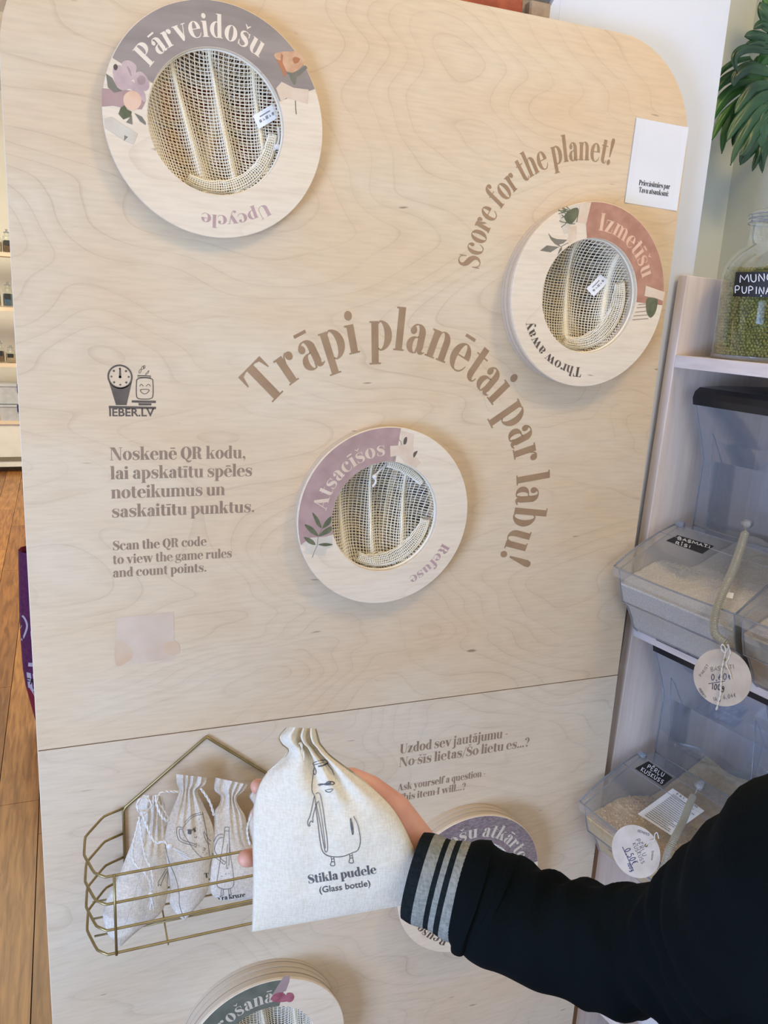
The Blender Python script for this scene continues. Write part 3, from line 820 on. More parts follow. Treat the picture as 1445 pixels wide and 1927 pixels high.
# ================================================================ RINGS
def fold_ridge(a):
    a = a - math.floor(a)
    return (1 - abs(2 * a - 1)) ** 1.6
def net_part(parent, c, yf, depth, foldk, amp, apex, seed, cell, mat, name, label=None, tilt=0.0, R=None, thick=0.0021):
    R = R or (RI + 0.0036)
    EX = 1.45
    nu, nv = int(2 * R * EX / cell), int(2 * R / cell)
    kk = foldk * 0.42
    pos = {}
    def fn(u, v):
        U_, V_ = (2 * u - 1) * EX, 2 * v - 1
        ph = 2 * pi * kk * U_ + seed * 2.3 + 0.5 * V_ + 0.8 * sin(1.7 * U_ + seed)
        g = 0.86 * (0.75 + 0.25 * sin(2.2 * V_ + seed))
        Ug = U_ - g / (2 * pi * kk) * sin(ph)          # gathers: cells crowd on the ridge of every fold
        conv = 1.0 - 0.24 * (1 - V_) / 2 - 0.05 * (1 + V_) / 2
        x = R * (Ug * conv + apex[0] / R * (1 - V_) * 0.6)
        z = R * (V_ + 0.02 * sin(ph))
        rr = min(1.0, hypot(x, z) / R)
        d = depth * sqrt(max(0.0, 1 - rr ** 2.4)) + amp * 0.5 * (1 - cos(ph)) * (1 - rr ** 3)
        d += 0.004 * mnoise.noise(V3((x * 14, z * 14, seed))) * (1 - rr)
        r0 = hypot(x, z); pos[(round(u * nu), round(v * nv))] = r0
        if r0 > R: x *= R / r0; z *= R / r0
        return (c[0] + x, yf + max(d, 0.0008), c[1] + z)
    def kp(u, v):
        i_, j_ = int(u * nu), int(v * nv)
        return min(pos[(i_, j_)], pos[(i_ + 1, j_)], pos[(i_, j_ + 1)], pos[(i_ + 1, j_ + 1)]) < R * 0.995
    mb = MB().grid(fn, nu, nv, keep=kp)
    o = mb.build(name, mat, parent, kind='stuff', label=label)
    m = o.modifiers.new('net', 'WIREFRAME'); m.thickness = thick; m.use_replace = True; m.use_even_offset = False; m.use_boundary = True
    return o
def roll_part(parent, c, yf, a0, a1, mat, seed, rad=0.011, rr=None):
    """the gathered hem of the net bag rolled along the rim"""
    rr = rr or (RI - 0.010)
    na = int(abs(radians(a1 - a0)) * rr / 0.0036); nb = 16
    def fn(u, v):
        t = radians(a0 + (a1 - a0) * u); b = 2 * pi * v + 0.8 * u
        q = rad * (0.62 + 0.38 * sin(pi * u)) * (1 + 0.16 * mnoise.noise(V3((t * 7, b, seed))))
        r = rr + q * 0.9 * cos(b) - 0.25 * q
        return (c[0] + r * cos(t), yf + 0.008 + q * (1 - sin(b)), c[1] + r * sin(t))
    o = MB().grid(fn, na, nb).build('net_hem', mat, parent, kind='stuff')
    m = o.modifiers.new('net', 'WIREFRAME'); m.thickness = 0.0018; m.use_replace = True; m.use_even_offset = False
    return o
def make_ring(c, yf, nlay, label, cell=0.0043):
    r = thing('target_ring', label, 'ring', (c[0], 0.0, c[1]), 'round wooden target rings on the board')
    y0 = yf
    tl = 0.0066
    m = MB().lathe([(RI, y0 + .0006), (RI + .0006, y0), (RO - .0008, y0), (RO, y0 + .0008), (RO, y0 + tl), (RI, y0 + tl), (RI, y0 + .0006)], (c[0], 0, c[1]), 128, 'y')
    fr = m.build('face_ring', M['ply_ring'], r, smooth=True, angle=30)
    y = y0 + tl
    tot = -0.0002 - y
    k = max(1, nlay)
    for i in range(k):
        a = y + tot * i / k + 0.0009; b = y + tot * (i + 1) / k - 0.0003
        rr = RO - 0.0015 - 0.0012 * (i % 2); ri = RI + 0.001 + 0.0012 * ((i + 1) % 2)
        m = MB().lathe([(ri, a), (rr, a), (rr, b), (ri, b), (ri, a)], (c[0], 0, c[1]), 96, 'y')
        m.build('backing_ring', M['ply_edge'], r, smooth=True, angle=30)
        # dark joint between layers
    m = MB().lathe([(RI + .004, y), (RO - .0045, y), (RO - .0045, -.0002), (RI + .004, -.0002), (RI + .004, y)], (c[0], 0, c[1]), 96, 'y')
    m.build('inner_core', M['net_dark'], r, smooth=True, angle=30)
    MB().tube([(c[0] + (RI + .001) * cos(2 * pi * k / 64), yf + .0105, c[1] + (RI + .001) * sin(2 * pi * k / 64)) for k in range(64)], .0026, 6, closed=True).build('net_rim', M['net'], r, smooth=True)
    return r
def band(r, c, yf, a0, a1, mat):
    if a0 < a1 and a1 > 0: a0 += 360
    mb = annulus(c[0], c[1], RO - 0.0010, RI + 0.0008, yf - 0.00012, a0, a1, 72)
    return flip_to_front(mb).build('printed_band', mat, r)
def RP(yf, X, Y, ox, oy, s):
    p = on_y(ox + X / s, oy + Y / s, yf); return (p.x, p.z)
def angp(c, p): return math.degrees(atan2(p[1] - c[1], p[0] - c[0]))
def deco(r, yf, ox, oy, s, items):
    k = 3
    for nm, mat, pts, sm in items:
        k += 1
        P = [RP(yf, x, y, ox, oy, s) for x, y in pts]
        y = yf - 0.00013 - 0.00002 * k
        if sm == 'line':
            m = flip_to_front(pline(P, 0.0011, y))
        elif sm: m = blob(P, y)
        else: m = flat(P, y)
        m.build(nm, M[mat], r)
def label_tag(r, P, yf, rows=2):
    """white care label: four 3-D corners, top-left first; tiny symbols printed on it"""
    a, b, c_, d = [V3(p) for p in P]
    def q(u, v): return (a * (1 - u) * (1 - v) + b * u * (1 - v) + c_ * u * v + d * (1 - u) * v)
    nrm = (b - a).cross(d - a).normalized()
    if nrm.y > 0: nrm = -nrm
    mb = MB().grid(lambda u, v: q(u, v) + nrm * 0.0015 * sin(pi * u), 8, 2)
    t = mb.build('care_label', M['white_tag'], r, smooth=True)
    k = MB()
    def mark(pts):
        k0 = len(k.v)
        for (u, v) in pts: k.v.append(q(u, v) + nrm * (0.0015 * sin(pi * u) + 0.0004))
        k.f.append(tuple(range(k0, k0 + len(pts))))
    def seg(u0, v0, u1, v1, w_=0.022):
        du, dv = u1 - u0, v1 - v0; l = hypot(du, dv)
        n_ = (-dv / l * w_, du / l * w_ * 1.6)
        mark([(u0 - n_[0] / 2, v0 - n_[1] / 2), (u1 - n_[0] / 2, v1 - n_[1] / 2), (u1 + n_[0] / 2, v1 + n_[1] / 2), (u0 + n_[0] / 2, v0 + n_[1] / 2)])
    for i in range(9): seg(0.24 + i * 0.055, 0.30, 0.275 + i * 0.055, 0.30, 0.05)
    for i in range(5):
        u = 0.2 + i * 0.15; v = 0.58; h = 0.1
        if i in (0, 4):
            for a_ in range(8):
                t0, t1 = 2 * pi * a_ / 8, 2 * pi * (a_ + 1) / 8
                seg(u + 0.045 * cos(t0), v + h * sin(t0), u + 0.045 * cos(t1), v + h * sin(t1), 0.014)
        elif i == 2:
            for s_ in ((-1, -1, 1, -1), (1, -1, 1, 1), (1, 1, -1, 1), (-1, 1, -1, -1)): seg(u + s_[0] * .045, v + s_[1] * h, u + s_[2] * .045, v + s_[3] * h, 0.014)
        seg(u - .04, v - h * .8, u + .04, v + h * .8, 0.014); 
        if i in (1, 3): seg(u - .05, v + h * .6, u + .05, v + h * .6, 0.014)
        else: seg(u - .04, v + h * .8, u + .04, v - h * .8, 0.014)
    k.build('printed_symbols', M['grey_ink'], t)
    return t
def ring_text(r, s, c, yf, rad, a0, a1, h, mat):
    return text_part(arc_text(s, c[0], c[1], yf - 0.00018, rad, a0, a1, h), M[mat], r, label='printed word "%s"' % s)
# ---- upper left ring
Y1 = -0.0195
r1 = make_ring(C1, Y1, 2, 'round wooden ring at the upper left, grey band reading Pārveidošu, lilac flower')
ox, oy, s = 170, 0, 5.78
a0 = angp(C1, RP(Y1, 225, 620, ox, oy, s)); a1 = angp(C1, RP(Y1, 1120, 965, 400, 0, s))
band(r1, C1, Y1, a0, a1, M['band_grey'])
deco(r1, Y1, 170, 0, 5.78, [
    ('printed_shade', 'band_mauve', [(125, 960), (400, 980), (560, 1000), (600, 1110), (560, 1190), (380, 1180), (250, 1150), (125, 1160)], False),
    ('printed_leaf', 'leaf_grey', [(170, 800), (240, 850), (290, 950), (350, 990), (260, 1010), (190, 950)], False),
    ('printed_petal', 'petal', [(245, 790), (260, 730), (320, 710), (380, 760), (440, 860), (440, 950), (350, 980), (280, 930)], True),
    ('printed_petal', 'petal', [(340, 700), (380, 660), (440, 665), (500, 720), (490, 800), (460, 870), (400, 820)], True),
    ('printed_petal', 'petal', [(475, 860), (500, 790), (560, 785), (620, 850), (640, 940), (600, 990), (520, 960)], True),
    ('printed_petal', 'petal', [(370, 930), (440, 880), (520, 940), (590, 1010), (600, 1110), (550, 1080), (470, 990)], True),
    ('printed_petal', 'petal_dark', [(510, 860), (540, 820), (590, 840), (600, 890), (560, 925), (520, 910)], True),
    ('printed_petal', 'petal_dark', [(395, 720), (430, 750), (450, 830), (425, 800)], True),
    ('printed_knot', 'print_dark', [(250, 730), (262, 700), (285, 702), (298, 730), (285, 762), (262, 760)], True),
    ('printed_dot', 'peach', [(358, 1090), (375, 1030), (430, 992), (500, 1000), (550, 1060), (550, 1130), (500, 1190), (430, 1195), (375, 1150)], True),
    ('printed_tape', 'tape_grey', [(150, 1290), (230, 1270), (330, 1340), (515, 1455), (470, 1570), (400, 1540), (300, 1480), (160, 1390)], False),
    ('printed_leaf', 'leaf_print', [(305, 1240), (330, 1170), (370, 1145), (400, 1190), (450, 1215), (440, 1270), (360, 1300)], False),
    ('printed_leaf', 'leaf_grey', [(480, 1230), (560, 1270), (600, 1330), (602, 1360), (540, 1320)], False),
    ('printed_leaf', 'leaf_grey', [(390, 1330), (450, 1250), (458, 1355)], False),
    ('printed_leaf', 'leaf_grey', [(370, 1470), (410, 1490), (365, 1535)], False)])
deco(r1, Y1, 400, 0, 5.78, [
    ('printed_tape', 'tape', [(690, 960), (750, 890), (880, 955), (1045, 975), (1035, 1130), (960, 1105), (800, 1065), (745, 1110)], False),
    ('printed_leaf', 'leaf_grey', [(1010, 710), (1032, 740), (950, 820), (915, 840), (905, 915), (885, 925), (850, 870), (835, 820), (800, 790), (930, 770)], False),
    ('printed_rose', 'rose_orange', [(668, 600), (740, 565), (840, 560), (920, 565), (985, 630), (995, 690), (940, 750), (870, 790), (800, 770), (740, 700)], True),
    ('printed_rose', 'rose_deep', [(745, 580), (765, 600), (760, 680), (800, 770), (800, 820), (775, 840), (750, 760), (720, 700), (690, 640), (740, 660)], False),
    ('printed_rose', 'rose_deep', [(870, 640), (900, 620), (950, 640), (930, 680), (890, 690)], True),
    ('printed_stem', 'print_dark', [(900, 1095), (903, 1180), (910, 1245)], 'line')])
ring_text(r1, 'Pārveidošu', C1, Y1, 0.1095, 147.5, 57.5, 0.0285, 'print_cream')
ring_text(r1, 'Upcycle', C1, Y1, 0.1245, -54.5, -100.5, 0.0172, 'print_pinkish')
net_part(r1, C1, Y1 + .008, 0.024, 3.4, 0.020, (0.03, -0.17), 0.2, 0.0043, M['net'], 'net_bag')
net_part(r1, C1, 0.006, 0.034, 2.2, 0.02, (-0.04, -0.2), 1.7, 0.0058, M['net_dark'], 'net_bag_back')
roll_part(r1, C1, Y1 + 0.006, -118, -2, M['net'], 1.0)
P = [on_y(475.8, 218, 0.004), on_y(515.7, 194, 0.004), on_y(524.4, 221, 0.004), on_y(487, 243, 0.004)]
label_tag(r1, P, Y1)
def cord_part(r, pts, rad=0.0017, y=None):
    o = MB().tube(crom(pts, 6), rad, 8).build('drawstring', M['cord'], r, smooth=True); return o
def ppt(px, py, y): 
    p = on_y(px, py, y); return tuple(p)
cord_part(r1, [ppt(524, 240, 0.0), ppt(525, 258, -0.004), ppt(522, 272, -0.006), ppt(516, 283, -0.004)])
MB().ball(ppt(522, 276, -0.006), 0.0045, 10, 8, (1.2, 0.8, 1)).build('knot', M['cord'], r1, smooth=True)
# ---- middle ring
Y2 = -0.026
r2 = make_ring(C2, Y2, 3, 'round wooden ring in the middle of the board with a mauve band reading Atsacīšos')
ox, oy, s = 540, 790, 4.014
a0 = angp(C2, RP(Y2, 105, 945, ox, oy, s)); a1 = angp(C2, RP(Y2, 858, 80, ox, oy, s))
band(r2, C2, Y2, a0, a1, M['band_mauve'])
deco(r2, Y2, ox, oy, s, [
    ('printed_tape', 'tape_grey', [(110, 940), (180, 890), (340, 880), (345, 960), (300, 975), (290, 1028), (135, 1010), (140, 960)], False),
    ('printed_stem', 'leaf_grey', [(190, 1042), (205, 1000), (228, 950), (235, 880), (268, 815), (330, 735)], 'line'),
    ('printed_leaf', 'leaf_print', [(190, 700), (235, 745), (262, 815), (225, 790)], True),
    ('printed_leaf', 'leaf_print', [(132, 790), (195, 815), (236, 878), (175, 850)], True),
    ('printed_leaf', 'leaf_print', [(333, 730), (325, 785), (268, 820), (290, 765)], True),
    ('printed_leaf', 'leaf_print', [(240, 880), (280, 830), (335, 805), (325, 850)], True),
    ('printed_leaf', 'leaf_print', [(128, 885), (190, 905), (215, 945), (160, 930)], True),
    ('printed_leaf', 'leaf_print', [(235, 942), (290, 930), (345, 942), (290, 955)], True),
    ('printed_tape', 'tape', [(858, 82), (955, 110), (950, 190), (868, 190)], False),
    ('printed_tape', 'tape', [(778, 197), (950, 188), (955, 265), (1008, 320), (975, 362), (890, 320), (850, 268), (780, 280)], False),
    ('printed_flower', 'print_dark', [(885, 140), (905, 130), (905, 165), (893, 185), (878, 180)], True),
    ('printed_flower', 'print_dark', [(955, 250), (985, 235), (970, 270), (955, 285)], True),
    ('printed_flower', 'band_grey', [(800, 285), (815, 275), (812, 305), (802, 312)], True),
    ('printed_stem', 'band_grey', [(845, 150), (860, 165), (862, 190)], 'line')])
ring_text(r2, 'Atsacīšos', C2, Y2, 0.1085, 171.5, 93.5, 0.0245, 'tape')
ring_text(r2, 'Refuse', C2, Y2, 0.1225, -25, -66, 0.0175, 'print_pinkish')
net_part(r2, C2, Y2 + .009, 0.030, 3.1, 0.022, (0.0, -0.13), 0.55, 0.0050, M['net'], 'net_bag')
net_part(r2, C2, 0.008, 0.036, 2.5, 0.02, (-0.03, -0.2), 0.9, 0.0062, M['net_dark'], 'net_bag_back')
roll_part(r2, C2, Y2 + 0.004, -120, -8, M['net'], 2.0, 0.013)
roll_part(r2, C2, Y2 + 0.006, 88, 38, M['net'], 3.0, 0.008, RI - 0.006)
cord_part(r2, [ppt(728, 872, -0.006), ppt(718, 882, -0.012), ppt(706, 894, -0.018)])
MB().ball(ppt(705, 897, -0.018), 0.0042, 10, 8, (1.1, 0.8, 1)).build('knot', M['cord'], r2, smooth=True)
cord_part(r2, [ppt(705, 899, -0.018), ppt(707, 907, -0.019), ppt(701, 916, -0.02)], 0.0022)
# ---- right ring
Y3 = -0.039
r3 = make_ring(C3, Y3, 5, 'round wooden ring at the upper right, rust band reading Izmetīšu')
ox, oy, s = 930, 370, 4.25
a0 = angp(C3, RP(Y3, 755, 45, ox, oy, s)); a1 = angp(C3, RP(Y3, 1350, 820, ox, oy, s))
band(r3, C3, Y3, a0 + 3, a1 - 4, M['band_rust'])
random.seed(11)
needles = []
for q in range(26):
    cx_, cy_ = 580 + random.uniform(-20, 60), 150 + random.uniform(-50, 60)
    an = random.uniform(2.3, 3.9) if random.random() < 0.7 else random.uniform(-0.9, 0.3)
    ln = random.uniform(35, 75)
    needles.append(('printed_needle', 'leaf_print', [(cx_, cy_), (cx_ + ln * 0.5 * cos(an), cy_ + ln * 0.5 * sin(an) * 1.1 + 4), (cx_ + ln * cos(an) , cy_ + ln * sin(an) * 1.1)], 'line'))
deco(r3, Y3, ox, oy, s, [
    ('printed_tape', 'tape_grey', [(520, 130), (585, 85), (690, 52), (660, 205), (600, 235), (595, 290), (560, 300), (535, 230)], False)])
deco(r3, Y3 - 0.0001, ox, oy, s, [('printed_leaf', 'leaf_print', [(560, 170), (600, 110), (665, 90), (670, 150), (610, 220)], True)])
deco(r3, Y3 - 0.0002, ox, oy, s, needles[:12])
deco(r3, Y3 - 0.0002, ox, oy, s, needles[12:])
deco(r3, Y3, ox, oy, s, [
    ('printed_tape', 'tape', [(690, 52), (775, 45), (735, 218), (655, 205)], False),
    ('printed_tape', 'tape', [(598, 235), (660, 235), (655, 340), (585, 385)], False),
    ('printed_leaf', 'leaf_grey', [(430, 290), (460, 325), (500, 340), (585, 345), (550, 375), (510, 385), (525, 402), (480, 375), (450, 340)], False),
    ('printed_leaf', 'leaf_grey', [(365, 432), (420, 390), (518, 402), (450, 445)], False),
    ('printed_leaf', 'leaf_grey', [(540, 398), (540, 425), (505, 468), (520, 420)], False),
    ('printed_stem', 'leaf_grey', [(500, 370), (530, 400), (560, 385), (590, 370)], 'line'),
    ('printed_tape', 'tape', [(1212, 712), (1365, 765), (1350, 835), (1300, 815), (1200, 795)], False),
    ('printed_leaf', 'leaf_print', [(1222, 815), (1300, 818), (1300, 880), (1280, 940), (1245, 968), (1215, 915)], True),
    ('printed_line', 'print_brown2', [(1150, 865), (1215, 858)], 'line'),
    ('printed_line', 'print_brown2', [(1140, 890), (1212, 882)], 'line'),
    ('printed_line', 'print_brown2', [(1125, 925), (1212, 915)], 'line'),
    ('printed_line', 'print_brown2', [(1110, 955), (1225, 945)], 'line'),
    ('printed_line', 'print_brown2', [(1105, 985), (1230, 975)], 'line')])
ring_text(r3, 'Izmetīšu', C3, Y3, 0.1100, 89.5, 19, 0.0285, 'peach')
ring_text(r3, 'Throw away', C3, Y3, 0.1225, -90.5, -158, 0.0170, 'print_dark')
net_part(r3, C3, Y3 + .014, 0.036, 2.3, 0.016, (-0.01, -0.16), 0.35, 0.0046, M['net'], 'net_bag')
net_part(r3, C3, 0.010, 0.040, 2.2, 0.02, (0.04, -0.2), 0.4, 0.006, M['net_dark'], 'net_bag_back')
roll_part(r3, C3, Y3 + 0.012, -112, 20, M['net'], 4.0, 0.014, RI - 0.012)
P = [on_y(1103, 543, 0.004), on_y(1129, 516, 0.004), on_y(1146, 528, 0.004), on_y(1117, 558, 0.004)]
label_tag(r3, P, Y3)
# ---- ring behind the arm
Y4 = -0.046
r4 = make_ring(C4, Y4, 6, 'round wooden ring half hidden behind the black sleeve, violet band and the word Reuse')
band(r4, C4, Y4, 172, 8, M['band_violet'])
ring_text(r4, 'Lietošu atkārtoti', C4, Y4, 0.1090, 150, 4, 0.0285, 'tape_grey')
ring_text(r4, 'Reuse', C4, Y4, 0.1225, -109, -147, 0.0175, 'print_dark')
net_part(r4, C4, Y4 + .012, 0.034, 2.3, 0.016, (-0.01, -0.16), 0.35, 0.0046, M['net'], 'net_bag')
# ---- lowest ring
Y5 = -0.055
r5 = make_ring(C5, Y5, 7, 'thick wooden ring cut by the bottom edge, grey green band and pink flower')
a1 = angp(C5, on_y(543, 1834, Y5).xz if hasattr(V3, 'xz') else (on_y(543, 1834, Y5).x, on_y(543, 1834, Y5).z))
band(r5, C5, Y5, 196, a1, M['band_green'])
deco(r5, Y5, 340, 1740, 4.014, [
    ('printed_petal', 'petal_dark', [(782, 385), (825, 388), (820, 430), (795, 500), (740, 520), (700, 560), (690, 530)], False),
    ('printed_petal', 'pink_deep', [(682, 580), (700, 530), (760, 510), (800, 540), (800, 580)], True),
    ('printed_petal', 'pink_deep', [(800, 520), (840, 515), (858, 545), (840, 580), (800, 578)], True)])
ring_text(r5, 'Nodošu šķirošanā' if False else 'Nodošu škirošanā', C5, Y5, 0.1090, 226, 84, 0.0285, 'tape_grey')
net_part(r5, C5, Y5 + .012, 0.034, 3.1, 0.018, (0.02, -0.16), 0.1, 0.0046, M['net'], 'net_bag')
# ================================================================ NOTICE
no = thing('paper_notice', 'white paper notice taped at the upper right of the board, two lines of black lettering', 'notice', on_y(1235, 310, 0))
Pn = [on_y(1197, 221, -0.0006), on_y(1295, 240, -0.0006), on_y(1273, 397, -0.0006), on_y(1175, 381, -0.0006)]
def nq(u, v): return Pn[0] * (1 - u) * (1 - v) + Pn[1] * u * (1 - v) + Pn[2] * u * v + Pn[3] * (1 - u) * v
m = MB().grid(lambda u, v: nq(u, v) + V3((0, -0.0012 * (abs(2 * u - 1) ** 6), 0)), 10, 10)
m.add([p + V3((0, 0.0002, 0)) for p in Pn], [(0, 3, 2, 1)])
m.build('sheet', M['paper'], no)
for s_, (px, py), (qx, qy) in (('Priecāsimies par', (1202.5, 348), (1261, 356)), ('Tavu atsauksmi:', (1202, 361.5), (1258.5, 369.5))):
    a = on_y(px, py, -0.002); b = on_y(qx, qy, -0.002)
    w_ = (b - a).length; an = atan2(b.z - a.z, b.x - a.x)
    t = line_text(s_, 0, 0, -0.0010, 0.0088, w_)
    R_ = Matrix.Rotation(-an, 4, 'Y')
    t.v = [R_ @ V3((v.x, 0, v.z)) + V3((a.x, v.y, a.z)) for v in t.v]
    text_part(t, M['black_ink'], no, label='printed words "%s"' % s_)
# ================================================================ pressing flat print onto a built surface
from mathutils.bvhtree import BVHTree
def bvh_of(*mbs):
    j = join(*mbs)
    return BVHTree.FromPolygons([tuple(v) for v in j.v], j.f)
def press(bvh, pts, faces, eps=0.0006):
    """pts are photograph pixels; each is set down on the surface where the camera sees it"""
    mb = MB(); ok = []
    last = None
    for (x, y) in pts:
        d = ray(x, y).normalized()
        h = bvh.ray_cast(CAM, d)
        if h[0] is None: ok.append(False); mb.v.append(V3((0, 0, 0)))
        else: ok.append(True); mb.v.append(h[0] - d * eps)
    mb.f = [f for f in faces if all(ok[i] for i in f)]
    return mb
def pstroke(pts, w, smooth=4, closed=False):
    """ribbon in pixel space -> (points, faces)"""
    P = crom(pts, smooth, closed) if smooth else list(pts)
    if closed: P = P + [P[0], P[1]]
    Q = [P[0]]
    for a, b in zip(P, P[1:]):           # keep pieces short so that they follow the cloth
        n = max(1, int(hypot(b[0] - a[0], b[1] - a[1]) / 7))
        for k in range(1, n + 1): Q.append((a[0] + (b[0] - a[0]) * k / n, a[1] + (b[1] - a[1]) * k / n))
    V = []; F = []
    for i, p in enumerate(Q):
        a = Q[max(i - 1, 0)]; b = Q[min(i + 1, len(Q) - 1)]
        dx, dy = b[0] - a[0], b[1] - a[1]; l = hypot(dx, dy) or 1
        V += [(p[0] - dy / l * w / 2, p[1] + dx / l * w / 2), (p[0] + dy / l * w / 2, p[1] - dx / l * w / 2)]
    for i in range(len(Q) - 1): F.append((2 * i, 2 * i + 1, 2 * i + 3, 2 * i + 2))
    return V, F
def pjoin(lst):
    V = []; F = []
    for v, f in lst:
        k = len(V); V += v; F += [tuple(i + k for i in q) for q in f]
    return V, F
def zz(lst, ox, oy, s): return [(ox + x / s, oy + y / s) for x, y in lst]
def ptext(mb, p0, p1, cap_px, natural_w):
    """text mesh (x, z plane) laid from pixel p0 to p1"""
    dx, dy = p1[0] - p0[0], p1[1] - p0[1]; l = hypot(dx, dy)
    ux, uy = dx / l, dy / l
    V = [(p0[0] + v.x / natural_w * l * ux + v.z * cap_px * uy, p0[1] + v.x / natural_w * l * uy - v.z * cap_px * ux) for v in mb.v]
    return V, mb.f
def fat_px(s, p0, p1, cap):
    mb = lettering(s, lambda cx, a, px, py, q: V3(((cx + px), 0, py / 700.0)))
    return ptext(mb, p0, p1, cap, text_width(s))
def sans_px(s, p0, p1, cap, bold=0.0, shear=0.0):
    mb = font_text(s, width=1.0, height=1.0, bold=bold, shear=shear)
    return ptext(mb, p0, p1, cap, 1.0)
HW = {'A': [[(0, 0), (.5, 1), (1, 0)], [(.2, .38), (.8, .4)]], 'B': [[(.05, 0), (.05, 1), (.6, .98), (.75, .78), (.5, .55), (.1, .52)], [(.3, .53), (.8, .42), (.85, .12), (.5, 0), (.05, 0)]], 'S': [[(.85, .85), (.5, 1), (.12, .8), (.3, .55), (.75, .42), (.82, .15), (.45, 0), (.08, .14)]],
 'M': [[(0, 0), (.12, 1), (.5, .35), (.88, 1), (1, 0)]], 'T': [[(0, 1), (1, .97)], [(.5, .98), (.5, 0)]], 'I': [[(.5, 0), (.5, 1)]], 'R': [[(.08, 0), (.08, 1), (.65, .97), (.8, .75), (.55, .52), (.1, .48)], [(.4, .5), (.9, 0)]], 'P': [[(.08, 0), (.08, 1), (.65, .98), (.85, .75), (.6, .5), (.1, .46)]],
 'E': [[(.85, 1), (.08, 1), (.08, 0), (.88, 0)], [(.08, .52), (.7, .54)]], 'L': [[(.1, 1), (.1, 0), (.85, 0)]], 'U': [[(.05, 1), (.08, .25), (.45, 0), (.85, .22), (.92, 1)]], 'K': [[(.1, 1), (.1, 0)], [(.85, 1), (.12, .45), (.9, 0)]], 'N': [[(.05, 0), (.08, 1), (.88, 0), (.92, 1)]], 'G': [[(.9, .8), (.5, 1), (.1, .65), (.12, .25), (.5, 0), (.9, .2), (.9, .45), (.55, .45)]],
 'O': [[(.5, 1), (.08, .6), (.15, .15), (.5, 0), (.9, .35), (.85, .8), (.5, 1)]], '0': [[(.5, 1), (.12, .6), (.2, .12), (.5, 0), (.86, .35), (.8, .85), (.5, 1)]], '6': [[(.75, 1), (.25, .6), (.12, .2), (.5, 0), (.85, .2), (.7, .5), (.2, .35)]], '5': [[(.85, 1), (.25, .98), (.2, .58), (.65, .6), (.85, .3), (.6, .02), (.12, .08)]],
 '1': [[(.3, .8), (.6, 1), (.5, 0)]], '4': [[(.6, 1), (.1, .35), (.9, .38)], [(.7, .7), (.62, 0)]], 'g': [[(.8, .55), (.4, .6), (.2, .3), (.5, .1), (.8, .5), (.75, -.2), (.4, -.4), (.15, -.2)]], '€': [[(.9, .9), (.5, .95), (.25, .5), (.5, .05), (.9, .1)], [(.1, .6), (.65, .62)], [(.1, .4), (.6, .42)]], ',': [[(.4, .08), (.3, -.2)]], ' ': [],
 'D': [[(.08, 0), (.08, 1), (.6, .9), (.88, .5), (.6, .1), (.08, 0)]], 'k': [[(.2, 1), (.2, 0)], [(.7, .6), (.25, .3), (.75, 0)]]}
ACC = {'Ī': ('I', 'm'), 'Ē': ('E', 'm'), 'Ļ': ('L', 'c'), 'Ņ': ('N', 'c')}
def hand_px(s, p0, p1, cap, wt):
    """hand-drawn capitals from pixel p0 to p1"""
    wd = [(.35 if c in 'IĪ1' else .3 if c == ',' else .5 if c == ' ' else 1.15 if c == 'M' else .8) for c in s]
    tot = sum(wd) + .25 * (len(s) - 1); l = hypot(p1[0] - p0[0], p1[1] - p0[1])
    ux, uy = (p1[0] - p0[0]) / l, (p1[1] - p0[1]) / l; k = l / tot; x = 0; out = []
    for c, w_ in zip(s, wd):
        b, a = ACC.get(c, (c, ''))
        st = list(HW.get(b, []))
        if a == 'm': st.append([(.1, 1.28), (.9, 1.3)])
        if a == 'c': st.append([(.5, -.15), (.42, -.38)])
        for q in st:
            pts = []
            for (gx, gy) in q:
                X = (x + gx * w_ + random.uniform(-.02, .02)) * k; Y = (gy + random.uniform(-.03, .03)) * cap
                pts.append((p0[0] + ux * X + uy * Y, p0[1] + uy * X - ux * Y))
            out.append(pstroke(pts, wt, 2 if len(pts) > 3 else 0))
        x += w_ + .25
    return pjoin(out)
def fquad(P, n=6):
    a, b, c, d = P; V = []; F = []
    for i in range(n + 1):
        for j in range(n + 1):
            u, v = i / n, j / n
            V.append(tuple(a[k] * (1 - u) * (1 - v) + b[k] * u * (1 - v) + c[k] * u * v + d[k] * (1 - u) * v for k in (0, 1)))
    for i in range(n):
        for j in range(n):
            q = i * (n + 1) + j; F.append((q, q + n + 1, q + n + 2, q + 1))
    return V, F

# ================================================================ WIRE BASKET
BZ = [0.703, 0.655, 0.6085, 0.565]
bk = thing('wire_basket', 'brass wire basket with a pointed hanger, holding small linen bags on the board', 'basket', (0.206, -0.0, 0.565))
xl, xr = 0.0672, 0.3448
WR = 0.0021
def basket_loop(z, r=WR, close_back=False, shrink=0.0):
    P = [(xl, -0.004), (0.035, -0.018), (0.0045 + shrink, -0.066), (0.0015 + shrink, -0.112), (0.0150 + shrink, -0.160), (0.030, -0.174 + shrink)]
    left = []
    for i, (a, b) in enumerate(P):
        left.append(V3((a, b, z)))
    # rounded corners
    L_ = [left[0]]
    for i in range(1, len(left) - 1):
        p, q, n = left[i - 1], left[i], left[i + 1]
        L_.append(q + (p - q).normalized() * min(0.01, (p - q).length * 0.4)); L_.append(q + ((p - q).normalized() + (n - q).normalized()) * 0.0012); L_.append(q + (n - q).normalized() * min(0.01, (n - q).length * 0.4))
    L_.append(left[-1] + V3((-0.006, 0.003, 0)) * 0); L_.append(left[-1] + V3((0.008, 0, 0)))
    R_ = [V3((xl + xr - p.x, p.y, p.z)) for p in reversed(L_)]
    return MB().tube(L_ + R_, r, 10)
